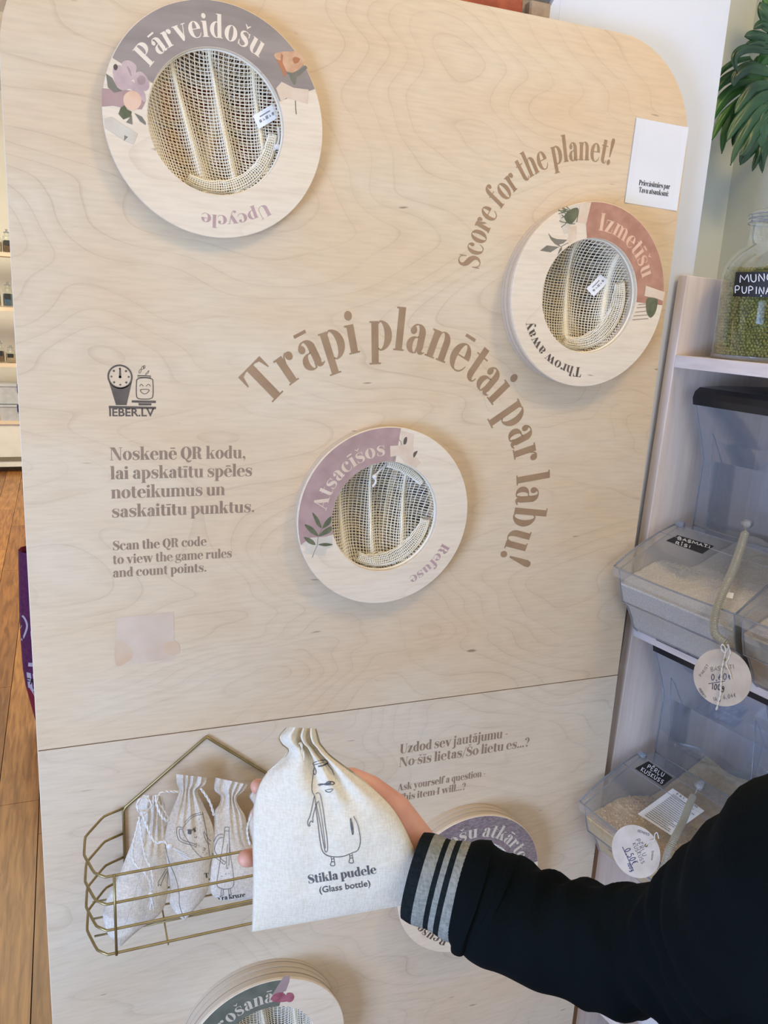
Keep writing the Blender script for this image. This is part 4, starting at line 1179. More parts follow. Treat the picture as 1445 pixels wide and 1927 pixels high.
for i, z in enumerate(BZ):
    basket_loop(z, WR).build('wire_loop', M['gold'], bk, smooth=True)
ap = V3((0.2061, -0.0045, 0.8165))
hp = [V3((xl, -0.0045, BZ[-1])), V3((xl, -0.0045, 0.698)), V3((xl + 0.004, -0.0045, 0.7055)), ap + V3((-0.006, 0, -0.0048)), ap, ap + V3((0.006, 0, -0.0048)), V3((xr - 0.004, -0.0045, 0.7055)), V3((xr, -0.0045, 0.698)), V3((xr, -0.0045, BZ[-1]))]
MB().tube(hp, 0.0026, 10).build('hanger_frame', M['gold'], bk, smooth=True)
for z in BZ[:3]:
    pass
MB().tube([(xl, -0.004, BZ[-1]), (xr, -0.004, BZ[-1])], WR, 8).build('wire_rail', M['gold'], bk, smooth=True)
for xx in (0.0425, 0.3695):
    MB().tube([(xx, -0.1765, 0.706), (xx, -0.1765, 0.563)], WR, 8).build('wire_upright', M['gold'], bk, smooth=True)
for yy in (-0.045, -0.085, -0.125):
    e = 0.024 - 0.1 * abs(yy + 0.09)
    MB().tube([(0.012, yy, BZ[-1] - .003), (0.400, yy, BZ[-1] - .003)], 0.0016, 8).build('floor_wire', M['gold'], bk, smooth=True)
for xx in (0.12, 0.29):
    MB().tube([(xx, -0.004, BZ[-1] - .0055), (xx, -0.174, BZ[-1] - .0055)], 0.0014, 8).build('floor_wire', M['gold'], bk, smooth=True)

# ================================================================ LINEN BAGS
def bag_surface(rows, nsub=6, ns=26, seed=0.0, folds=5, fold_amp=0.004, neck=0.75, wr=0.0015, front=None, top_open=True):
    """rows bottom to top: (left point, right point, half thickness, fold weight)"""
    R_ = [tuple(a) + tuple(b) + (t, w_) for a, b, t, w_ in rows]
    Q = crom(R_, nsub)
    rings = []
    for i, q in enumerate(Q):
        a, b, th, fw = V3(q[0:3]), V3(q[3:6]), max(q[6], 0.0008), max(q[7], 0)
        ex = (b - a)
        view = (CAM - (a + b) / 2).normalized()
        n_ = (view - ex.normalized() * view.dot(ex.normalized())).normalized()
        ring = []
        W_ = ex.length
        for side in (1, -1):
            for k in range(ns):
                s_ = k / ns if side == 1 else 1 - k / ns
                lens = (1 - (2 * s_ - 1) ** 2) ** 0.55
                d = th * lens * side
                f = fold_amp * fw * (0.5 + 0.5 * cos(2 * pi * folds * s_ + seed + 1.7 * sin(2 * pi * s_ * 1.15 + seed * 2) + (0 if side == 1 else 1.3))) * (0.25 + 0.75 * min(1, lens * 1.4))
                f -= fold_amp * fw * 0.5
                p = a + ex * s_
                nz = mnoise.noise(V3((p.x * 26 + seed, p.y * 26, p.z * 26))) * wr + mnoise.noise(V3((p.x * 70 + seed, p.y * 70, p.z * 70))) * wr * 0.35
                d += (f + nz * lens) * side if side == 1 else (f * 0.6) * side
                ring.append(p + n_ * d)
            # shared edge points get both sides naturally
        rings.append(ring)
    mb = MB().loft(rings, caps=not top_open)
    if top_open:
        n = len(rings[0]); mb.f.append(tuple(range(n - 1, -1, -1)))
    return mb
def seam_tube(mbp, pts, r=0.0008): mbp.tube(pts, r, 6)
def yrow(l, r, y, th, fw=0.0, yr=None):
    return (tuple(on_y(l[0], l[1], y)), tuple(on_y(r[0], r[1], yr if yr is not None else y)), th, fw)
Z1 = (150, 1370, 4.129)
def zy(X, Y): return (150 + X / 4.129, 1370 + Y / 4.129)
G = 'small drawstring bags in the wire basket'
def soften(o):
    m = o.modifiers.new('sub', 'SUBSURF'); m.levels = 1; m.render_levels = 1
def rope(pts, r=0.0016, n=7, twist=True):
    """two-ply cotton cord through the points"""
    P = [V3(p) for p in crom([tuple(q) for q in pts], n)]
    mb = MB()
    if not twist: return mb.tube(P, r, 7)
    dense = []
    for a, b in zip(P, P[1:]):
        m = max(1, int((b - a).length / 0.0012))
        for k in range(m): dense.append(a.lerp(b, k / m))
    dense.append(P[-1])
    for ph in (0, pi):
        out = []; s_ = 0
        for i, p in enumerate(dense):
            t = (dense[min(i + 1, len(dense) - 1)] - dense[max(i - 1, 0)]).normalized()
            u_ = t.cross(V3((0.3, 1, 0.2))).normalized(); v_ = t.cross(u_)
            a = i * 0.55 + ph
            out.append(p + (u_ * cos(a) + v_ * sin(a)) * r * 0.5)
        mb.tube(out, r * 0.62, 5)
    return mb
def tassel(mb, p, direction, n=14, ln=0.012, sp=0.4, r=0.00035):
    d = V3(direction).normalized()
    for k in range(n):
        a = random.uniform(0, 2 * pi)
        o = d.orthogonal().normalized(); q = d.cross(o)
        v = (d + (o * cos(a) + q * sin(a)) * random.uniform(0, sp)).normalized()
        e = V3(p) + v * ln * random.uniform(0.7, 1.1)
        mid = V3(p).lerp(e, 0.5) + V3((random.uniform(-1, 1), random.uniform(-1, 1), random.uniform(-1, 1))) * 0.0012
        mb.tube([V3(p), mid, e], r, 4)
    return mb
random.seed(21)
# left bag, turned sideways
bagA = thing('linen_bag', 'linen bag turned sideways at the left end of the wire basket, long tasselled cord', 'bag', on_y(223, 1782, -0.145), G)
rowsA = [yrow(zy(302, 1700), zy(320, 1697), -0.150, .001), yrow(zy(215, 1600), zy(440, 1588), -0.140, .010), yrow(zy(180, 1500), zy(600, 1470), -0.130, .018), yrow(zy(176, 1420), zy(655, 1405), -0.122, .022),
         yrow(zy(212, 1310), zy(685, 1300), -0.112, .022), yrow(zy(275, 1200), zy(690, 1190), -0.103, .021), yrow(zy(325, 1080), zy(690, 1080), -0.094, .019), yrow(zy(365, 980), zy(690, 970), -0.086, .016, .3),
         yrow(zy(405, 880), zy(680, 880), -0.077, .013, .7), yrow(zy(440, 780), zy(668, 780), -0.070, .011, 1.0), yrow(zy(470, 700), zy(655, 700), -0.064, .009, 1.2), yrow(zy(455, 610), zy(668, 620), -0.058, .010, 1.4), yrow(zy(490, 520), zy(640, 530), -0.052, .009, 1.6)]
mA = bag_surface(rowsA, seed=1.0, folds=4, fold_amp=.005)
oA = mA.build('pouch', M['linen'], bagA, smooth=True); soften(oA)
bvA = bvh_of(mA)
V, F = pjoin([pstroke(zz([(480, 830), (495, 960), (470, 1100), (430, 1260), (380, 1440), (335, 1560), (305, 1690)], *Z1), 0.9)])
press(bvA, V, F, .0008).build('side_seam', M['cord'], bagA)
V, F = pjoin([pstroke(zz(q, *Z1), 0.8) for q in ([(672, 1095), (640, 1150), (615, 1190), (608, 1230)], [(680, 1110), (650, 1170), (630, 1225)], [(608, 1230), (620, 1215), (632, 1230)])])
press(bvA, V, F, .0008).build('printed_drawing', M['grey_ink'], bagA)
def yp(X, Y, y): p = zy(X, Y); return on_y(p[0], p[1], y)
cA = rope([yp(520, 640, -0.085), yp(455, 640, -0.088), yp(450, 575, -0.084), yp(500, 540, -0.08), yp(560, 600, -0.082), yp(470, 700, -0.092), yp(440, 800, -0.10), yp(412, 920, -0.112), yp(420, 1040, -0.124), yp(500, 1120, -0.135), yp(545, 1200, -0.142), yp(552, 1285, -0.148)], .0019)
cA.add(*(lambda r: (r.v, r.f))(rope([yp(460, 690, -0.094), yp(470, 760, -0.098), yp(485, 870, -0.108), yp(510, 1000, -0.122), yp(555, 1100, -0.134), yp(568, 1200, -0.142), yp(562, 1285, -0.148)], .0019)))
cA.build('drawstring', M['cord'], bagA, smooth=True)
MB().ball(yp(555, 1295, -0.149), .0052, 10, 8, (1, .8, 1.1)).build('knot', M['cord'], bagA, smooth=True)
tassel(MB(), yp(556, 1310, -0.149), (0.05, 0, -1), 26, .020, .45, .0005).build('tassel', M['cord'], bagA)
cB = rope([yp(480, 650, -0.094), yp(520, 760, -0.104), yp(560, 850, -0.112), yp(600, 890, -0.118), yp(650, 880, -0.124), yp(680, 905, -0.128)], .0021)
cB.add(*(lambda r: (r.v, r.f))(rope([yp(590, 520, -0.083), yp(600, 600, -0.09), yp(640, 690, -0.094), yp(690, 720, -0.092), yp(650, 640, -0.088), yp(600, 560, -0.086), yp(640, 500, -0.08), yp(770, 495, -0.074)], .0021)))
cB.build('drawstring', M['cord'], bagA, smooth=True)
MB().ball(yp(700, 918, -0.130), .005, 10, 8, (1.2, .8, 1)).build('knot', M['cord'], bagA, smooth=True)
tassel(MB(), yp(715, 925, -0.130), (1, -0.2, -0.75), 30, .036, .28, .0005).build('tassel', M['cord'], bagA)
# second bag
bagB = thing('linen_bag', 'second linen bag from the left in the wire basket, drawing of a glass with sunglasses', 'bag', on_y(346, 1731, -0.125), G)
rowsB = [yrow(zy(806, 1494), zy(822, 1494), -0.134, .001), yrow(zy(745, 1440), zy(895, 1405), -0.128, .008), yrow(zy(692, 1350), zy(965, 1325), -0.120, .014), yrow(zy(698, 1250), zy(1003, 1240), -0.112, .018), yrow(zy(682, 1130), zy(1006, 1120), -0.102, .020),
         yrow(zy(655, 990), zy(1030, 1000), -0.092, .020), yrow(zy(648, 890), zy(1050, 900), -0.082, .018, .2), yrow(zy(655, 790), zy(1045, 790), -0.073, .016, .5), yrow(zy(690, 690), zy(1010, 690), -0.064, .013, 1.0), yrow(zy(735, 590), zy(960, 590), -0.056, .011, 1.3),
         yrow(zy(772, 490), zy(915, 490), -0.048, .009, 1.5), yrow(zy(752, 430), zy(975, 440), -0.044, .011, 1.7), yrow(zy(748, 358), zy(985, 385), -0.040, .012, 1.9)]
mB = bag_surface(rowsB, seed=2.2, folds=5, fold_amp=.006)
oB = mB.build('pouch', M['linen'], bagB, smooth=True); soften(oB)
bvB = bvh_of(mB)
st = [[(820, 750), (880, 690), (960, 668)], [(815, 735), (870, 680), (955, 652)], [(955, 652), (962, 690), (990, 830), (1010, 1000)], [(820, 750), (800, 790), (830, 860), (900, 960), (960, 1010), (1010, 1003)],
      [(800, 775), (755, 775), (768, 870), (850, 905), (900, 915)], [(795, 790), (772, 790), (785, 860), (860, 890), (905, 905)], [(890, 905), (910, 900), (905, 925), (890, 922)], [(890, 845), (905, 855), (910, 838)],
      [(960, 810), (985, 880), (1015, 905)], [(965, 800), (1000, 860), (1022, 880)], [(960, 930), (975, 935), (970, 950), (958, 948)], [(925, 705), (932, 712)], [(938, 735), (944, 742)], [(925, 910), (930, 916)], [(955, 965), (960, 972)], [(985, 970), (990, 976)]]
V, F = pjoin([pstroke(zz(q, *Z1), 0.75) for q in st])
press(bvB, V, F, .0008).build('printed_drawing', M['grey_ink'], bagB)
V, F = pjoin([pstroke(zz(q, *Z1), w_) for q, w_ in (([(840, 808), (868, 812)], 7), ([(885, 795), (900, 790)], 7.5), ([(835, 795), (850, 790), (880, 792), (900, 770)], 1.2))])
press(bvB, V, F, .0009).build('printed_drawing', M['grey_ink'], bagB)
V, F = fat_px('Tr', (150 + 970 / 4.129, 1370 + 1165 / 4.129), (150 + 1030 / 4.129, 1370 + 1158 / 4.129), 9)
press(bvB, V, F, .0008).build('lettering', M['black_ink'], bagB)
rope([yp(940, 470, -0.066), yp(990, 540, -0.068), yp(1020, 600, -0.07), yp(1042, 680, -0.072)], .0021).build('drawstring', M['cord'], bagB, smooth=True)
V, F = pjoin([pstroke(zz([(665, 890), (672, 960), (700, 1060), (740, 1150), (770, 1270), (775, 1380), (812, 1480)], *Z1), 0.7)])
press(bvB, V, F, .0008).build('side_seam', M['grey_ink'], bagB)
# third bag
bagC = thing('linen_bag', 'upright linen bag just left of the held bag, drawing of a bottle with arms', 'bag', on_y(420, 1690, -0.10), G)
rowsC = [yrow(zy(1105, 1345), zy(1330, 1335), -0.125, .002), yrow(zy(1025, 1300), zy(1480, 1290), -0.122, .012), yrow(zy(1005, 1210), zy(1500, 1200), -0.114, .018), yrow(zy(1008, 1080), zy(1480, 1080), -0.102, .020), yrow(zy(1020, 960), zy(1400, 980), -0.09, .019),
         yrow(zy(1030, 850), zy(1325, 880), -0.079, .017, .2), yrow(zy(1038, 750), zy(1305, 770), -0.069, .015, .5), yrow(zy(1045, 650), zy(1285, 680), -0.06, .012, .9), yrow(zy(1085, 590), zy(1235, 600), -0.054, .010, 1.2),
         yrow(zy(1095, 530), zy(1220, 540), -0.049, .009, 1.4), yrow(zy(1045, 480), zy(1275, 490), -0.045, .011, 1.6), yrow(zy(1055, 385), zy(1308, 440), -0.040, .012, 1.7)]
mC = bag_surface(rowsC, seed=4.1, folds=4, fold_amp=.006)
oC = mC.build('pouch', M['linen'], bagC, smooth=True); soften(oC)
bvC = bvh_of(mC)
st = [[(1128, 770), (1160, 770)], [(1122, 800), (1160, 800)], [(1128, 770), (1120, 850), (1100, 980), (1075, 1130), (1065, 1220), (1100, 1248), (1160, 1250), (1195, 1220), (1190, 1120), (1170, 980), (1160, 850), (1160, 770)],
      [(1115, 825), (1065, 840), (1022, 940), (1050, 1000), (1110, 1050)], [(1115, 850), (1075, 865), (1045, 940), (1070, 990), (1118, 1035)], [(1105, 1050), (1125, 1060), (1130, 1040), (1115, 1035)],
      [(1150, 900), (1140, 1000), (1142, 1090), (1155, 1085)], [(1165, 900), (1160, 1000), (1158, 1070)], [(1085, 1190), (1130, 1198), (1185, 1170)],
      [(1100, 1252), (1098, 1300), (1112, 1300), (1115, 1252)], [(1155, 1250), (1160, 1295), (1175, 1295), (1168, 1246)], [(1098, 1150), (1104, 1156)], [(1130, 1132), (1136, 1138)], [(1158, 1128), (1164, 1134)], [(1128, 1180), (1133, 1186)]]
V, F = pjoin([pstroke(zz(q, *Z1), 0.75) for q in st])
press(bvC, V, F, .0008).build('printed_drawing', M['grey_ink'], bagC)
V, F = fat_px('Papira kruze', (150 + 1010 / 4.129, 1370 + 1352 / 4.129), (150 + 1288 / 4.129, 1370 + 1310 / 4.129), 8)
press(bvC, V, F, .0008).build('lettering', M['black_ink'], bagC)
bagD = thing('linen_bag', 'rightmost linen bag in the wire basket, mostly hidden behind the held bag', 'bag', on_y(500, 1680, -0.08), G)
rowsD = [yrow((485, 1680), (560, 1672), -0.10, .002), yrow((478, 1640), (572, 1632), -0.09, .016), yrow((470, 1590), (570, 1585), -0.08, .018), yrow((466, 1550), (560, 1550), -0.07, .015, .5), yrow((470, 1530), (545, 1532), -0.062, .012, 1), yrow((478, 1515), (530, 1518), -0.058, .010, 1.3), yrow((470, 1500), (540, 1502), -0.055, .012, 1.5), yrow((474, 1490), (536, 1490), -0.052, .011, 1.6)]
bag_surface(rowsD, seed=6, folds=4, fold_amp=.005).build('pouch', M['linen'], bagD, smooth=True)
rope([on_y(474, 1530, -.09), on_y(465, 1560, -.10), on_y(470, 1590, -.11)], .0019).build('drawstring', M['cord'], bagD, smooth=True)

# ================================================================ HELD BAG
ZH = (440, 1350, 3.4405)
def hrow(l, r, dl, th, fw=0.0, dr=None):
    return (tuple(at(l[0], l[1], dl)), tuple(at(r[0], r[1], dr if dr else dl)), th, fw)
held = thing('linen_bag', 'cream linen bag held up in the hand, drawing of a bottle with a moustache', 'bag', at(640, 1720, .88))
rowsH = [hrow((473, 1754), (797, 1697), .885, .0012), hrow((474, 1742), (805, 1688), .882, .004), hrow((475, 1700), (808, 1662), .876, .010), hrow((476, 1640), (794, 1632), .872, .015), hrow((475, 1590), (776, 1590), .870, .018),
         hrow((475, 1550), (758, 1552), .869, .019, .1), hrow((477, 1515), (736, 1518), .869, .018, .35), hrow((486, 1478), (702, 1484), .869, .017, .7), hrow((502, 1452), (672, 1458), .869, .015, 1.1), hrow((524, 1432), (645, 1438), .869, .013, 1.5),
         hrow((536, 1420), (622, 1420), .869, .012, 1.7), hrow((538, 1410), (610, 1406), .869, .012, 1.8), hrow((526, 1400), (604, 1398), .868, .013, 1.9), hrow((521, 1386), (600, 1384), .866, .013, 2.0), hrow((536, 1368), (596, 1371), .866, .012, 2.0)]
mH = bag_surface(rowsH, nsub=9, ns=60, seed=0.7, folds=3, fold_amp=.0085, wr=.0030)
oH = mH.build('pouch', M['linen_held'], held, smooth=True)
bvH = bvh_of(mH)
hs = [([(590, 275), (545, 283), (512, 298), (520, 320), (510, 400), (506, 440), (508, 480), (524, 515), (532, 600), (545, 700), (556, 790), (570, 860), (600, 893), (650, 904), (710, 900), (760, 880), (800, 862), (817, 815), (815, 760), (800, 690), (775, 640)], 1.25),
      ([(590, 275), (605, 285), (612, 310), (635, 340), (650, 372)], 1.1), ([(515, 308), (550, 300), (580, 290)], 1.1), ([(545, 318), (575, 312), (608, 296)], 2.6), ([(520, 325), (515, 350), (524, 372), (532, 350), (522, 325)], 1.2),
      ([(543, 436), (570, 432), (600, 438), (640, 434), (652, 426), (640, 416), (610, 416), (590, 430), (550, 442)], 1.6), ([(595, 432), (630, 424)], 3.0), ([(590, 470), (600, 482), (622, 484), (638, 470), (636, 462)], 1.2), ([(598, 470), (634, 464)], 1.0),
      ([(520, 512), (508, 570), (492, 640), (478, 672), (480, 700), (492, 704), (488, 690), (498, 672), (512, 680), (510, 650), (525, 590), (542, 545)], 1.15),
      ([(530, 495), (545, 488), (560, 505), (575, 580), (588, 680), (602, 780), (606, 850), (600, 872), (588, 862), (575, 790), (560, 700), (545, 620), (532, 560)], 1.15), ([(548, 540), (566, 640), (582, 760), (592, 850)], 1.0),
      ([(755, 652), (766, 690), (772, 740), (768, 760), (760, 720), (755, 680), (755, 652)], 1.5), ([(762, 680), (768, 730)], 2.4),
      ([(628, 905), (632, 930), (625, 958), (652, 960), (650, 935), (645, 903)], 1.15), ([(628, 935), (652, 937)], 1.0), ([(630, 918), (648, 916)], 1.0),
      ([(748, 888), (750, 915), (745, 940), (772, 942), (768, 912), (764, 884)], 1.15), ([(748, 912), (770, 912)], 1.0), ([(749, 898), (766, 896)], 1.0)]
V, F = pjoin([pstroke(zz(q, *ZH), w_) for q, w_ in hs])
press(bvH, V, F, .0007).build('printed_drawing', M['grey_ink'], held, label='line drawing of a bottle with arms and moustache')
def hz(X, Y): return (440 + X / 3.4405, 1350 + Y / 3.4405)
V, F = fat_px('Stikla pudele', hz(482, 1078), hz(925, 1010), 16.0)
press(bvH, V, F, .0007).build('lettering', M['grey_ink'], held, label='printed words "Stikla pudele"')
V, F = sans_px('(Glass bottle)', hz(555, 1138), hz(884, 1092), 12.0, bold=0.008)
press(bvH, V, F, .0007).build('lettering', M['grey_ink'], held, label='printed words "(Glass bottle)"')
rope([at(562, 1424, .862), at(556, 1410, .857), at(565, 1398, .854), at(569, 1412, .853), at(573, 1432, .853)], .0013).build('drawstring', M['linen_held'], held, smooth=True)

# ================================================================ PERSON (hand, sleeve)
per = thing('person', 'person reaching in from the right in a black sweatshirt, holding the cream bag', 'person', at(1000, 1720, .8))
def limb(mb, pts, n=14):
    P = [(V3(p), r) for p, r in pts]
    for i, (p, r) in enumerate(P):
        mb.ball(p, r, 14, 10)
    for (p, r), (q, t) in zip(P, P[1:]):
        mb.tube([p, q], (lambda i, r=r, t=t: (r, t)[i]), n)
    return mb
def A_(x, y, d): return at(x, y, d)
hand = MB()
# wrist and palm
limb(hand, [(A_(900, 1690, .865), .026), (A_(840, 1668, .885), .0265), (A_(795, 1640, .905), .029)])
limb(hand, [(A_(800, 1615, .905), .026), (A_(720, 1560, .925), .023), (A_(660, 1520, .93), .019)])
limb(hand, [(A_(800, 1650, .905), .026), (A_(720, 1610, .925), .025), (A_(660, 1570, .93), .020)])
limb(hand, [(A_(790, 1670, .905), .022), (A_(710, 1650, .925), .021), (A_(655, 1625, .93), .018)])
# index, middle, ring, little finger: curling towards the camera round the bag edge
limb(hand, [(A_(655, 1512, .935), .0125), (A_(585, 1492, .935), .0108), (A_(525, 1484, .92), .0098), (A_(485, 1480, .895), .0088)])
limb(hand, [(A_(650, 1548, .94), .0130), (A_(575, 1538, .94), .0112), (A_(515, 1532, .925), .0100), (A_(487, 1530, .905), .0090)])
limb(hand, [(A_(650, 1590, .94), .0125), (A_(575, 1596, .935), .0112), (A_(512, 1608, .915), .0104), (A_(463, 1615, .89), .0098)])
limb(hand, [(A_(650, 1630, .935), .0115), (A_(590, 1650, .93), .0100), (A_(540, 1665, .915), .0090), (A_(505, 1672, .905), .0082)])
# thumb: leaves the side of the palm near the wrist, tip pressed to the cloth
limb(hand, [(A_(790, 1590, .90), .0200), (A_(745, 1522, .898), .0165), (A_(700, 1482, .896), .0128), (A_(664, 1463, .893), .0108), (A_(636, 1462, .892), .0095)])
ho = hand.build('hand', M['skin'], per, smooth=True, label='bare hand, fingers curled behind the bag')
m = ho.modifiers.new('skin', 'REMESH'); m.mode = 'VOXEL'; m.voxel_size = 0.0021; m.use_smooth_shade = True
m = ho.modifiers.new('soft', 'SMOOTH'); m.factor = 0.6; m.iterations = 9
def sleeve_rings(stations, n=56, wr=0.004, seed=0.0, fr=0.0, flat_=0.9):
    Q = crom([tuple(p) + (r, w_) for p, r, w_ in stations], 9)
    rings = []; up = None; L_ = 0.0
    for i, q in enumerate(Q):
        p = V3(q[:3]); a = V3(Q[max(i - 1, 0)][:3]); b = V3(Q[min(i + 1, len(Q) - 1)][:3])
        t = (b - a).normalized()
        if up is None: up = (UP - t * UP.dot(t)).normalized()
        up = (up - t * up.dot(t)).normalized(); sd = t.cross(up)
        if i: L_ += (p - V3(Q[i - 1][:3])).length
        ring = []
        for j in range(n):
            an = 2 * pi * j / n
            x, y = cos(an), sin(an)
            w_ = q[4]
            f = w_ * (sin(L_ * 150 + 1.6 * sin(an + seed) + 1.1 * sin(2 * an + 2 * seed)) * (0.55 + 0.45 * sin(an * 1 + L_ * 20)) )
            f += w_ * 0.9 * mnoise.noise(V3((x * 2.2, y * 2.2, L_ * 26 + seed)))
            f += w_ * 0.5 * sin(3 * an + L_ * 45)
            r = q[3] + f
            ring.append(p + up * (x * r) + sd * (y * r * flat_))
        rings.append(ring)
    return rings
# ribbed cuff, striped
c0, c1 = A_(779, 1647, .872), A_(872, 1680, .858)
ax = (c1 - c0).normalized(); cup = (UP - ax * UP.dot(ax)).normalized(); csd = ax.cross(cup)
def cuff_ring(t, dr=0.0, n=120, rib=0.0003):
    p = c0.lerp(c1, t); r = 0.0450 + 0.0050 * t + dr + 0.0012 * sin(t * 9)
    rr = []
    for j in range(n):
        a = 2 * pi * j / n
        q = r + rib * (1 if j % 2 else -1)
        rr.append(p + cup * (cos(a) * q * 1.0) + csd * (sin(a) * q * 0.84))
    return rr
for nm, mt, t0, t1 in (('cuff_stripe', 'cuff_dark', -0.02, 0.20), ('cuff_stripe', 'cuff_grey', 0.20, 0.43), ('cuff_stripe', 'cuff_dark', 0.43, 0.53), ('cuff_stripe', 'cuff_grey', 0.53, 0.64), ('cuff_stripe', 'cuff_dark', 0.64, 0.75), ('cuff_stripe', 'cuff_grey', 0.75, 1.02)):
    rg = [cuff_ring(t0 + (t1 - t0) * k / 5) for k in range(6)]
    if t0 < 0: rg = [cuff_ring(0.22, -0.006), cuff_ring(0.05, -0.006), cuff_ring(-0.04, -0.003)] + rg
    MB().loft(rg, caps=False).build(nm, M[mt], per, smooth=True, label=('grey knit cuff band' if mt == 'cuff_grey' else 'dark knit cuff band'))
st = [(A_(862, 1677, .859), .0475, 0), (A_(878, 1682, .857), .0560, .0005), (A_(893, 1688, .856), .0590, .001), (A_(908, 1694, .854), .0545, .001), (A_(922, 1702, .852), .0570, .0015), (A_(945, 1715, .848), .0570, .002),
      (A_(1000, 1742, .835), .0550, .003), (A_(1060, 1762, .82), .0560, .0045), (A_(1120, 1775, .805), .0570, .005), (A_(1180, 1790, .785), .0575, .0065), (A_(1240, 1796, .76), .0590, .0065), (A_(1300, 1795, .73), .0630, .006), (A_(1370, 1782, .69), .0740, .005),
      (A_(1460, 1752, .64), .0870, .004), (A_(1580, 1708, .60), .0980, .003), (A_(1720, 1670, .58), .1050, .002)]
MB().loft(sleeve_rings(st, seed=0.4)).build('sleeve', M['sweat'], per, smooth=True, label='black sweatshirt sleeve with deep creases')
st = [(A_(1760, 1540, .62), .085, 0), (A_(1745, 1640, .62), .115, .003), (A_(1710, 1800, .62), .135, .004), (A_(1690, 2000, .62), .145, .004), (A_(1680, 2250, .63), .15, .004), (A_(1670, 2520, .64), .15, .003)]
MB().loft(sleeve_rings(st, seed=2.0)).build('sweatshirt_body', M['sweat'], per, smooth=True)
# ================================================================ SHELF UNIT ON THE RIGHT (own frame, leaning by a degree)
a10 = radians(10)
SZ = V3((0.024, 0, 1)).normalized()
SU = V3((sin(a10), -cos(a10), 0)); SU = (SU - SZ * SU.dot(SZ)).normalized()
SW = SZ.cross(SU).normalized()
S0 = V3((1.11786, 0.02, 0)) - SZ * 1.558
S0 = S0 + SZ * 0.0
S0 = V3((1.11786 - 0.024 * 1.558, 0.02, 0.0))
MS = Matrix(((SU.x, SW.x, SZ.x, S0.x), (SU.y, SW.y, SZ.y, S0.y), (SU.z, SW.z, SZ.z, S0.z), (0, 0, 0, 1)))
def SP(u, w_, z): return MS @ V3((u, w_, z))
def on_w(px, py, w_):
    d = ray(px, py); o = SP(0, w_, 0); t = (o - CAM).dot(SW) / d.dot(SW); return CAM + d * t
UL = 0.86
sh = thing('shelf_unit', 'whitewashed pine shelf unit along the right side, holding bins and a jar', 'shelf', SP(0.4, 0.16, FZ))
bevel_mod(MB().box(-0.024, -0.002, 0, 0.33, FZ, 1.640, MS).build('side_board', M['shelf_wood'], sh), .0015)
bevel_mod(MB().box(UL, UL + .022, 0, 0.33, FZ, 1.640, MS).build('side_board', M['shelf_wood'], sh), .0015)
LOWZ = (MS.inverted() @ on_w(1132, 1893, 0)).z - .024
print('LOWZ', LOWZ)
for z in (1.466, 0.905, 0.385, LOWZ):
    bevel_mod(MB().box(-0.002, UL, 0, 0.33, z, z + 0.024, MS).build('shelf_board', M['shelf_wood_h'], sh), .0012)
MB().box(-0.002, UL, 0.31, 0.325, FZ + 0.05, 1.46, MS).build('back_panel', M['shelf_wood'], sh)
bevel_mod(MB().box(-0.002, UL, 0.02, 0.04, FZ, FZ + 0.07, MS).build('kick_board', M['shelf_wood_h'], sh), .0015)
# brown post beside the lower part of the board
bp_ = struct('trim_1', MB().box(1.063, 1.088, 0.021, 0.046, FZ, 0.47), M['brown_wood'])

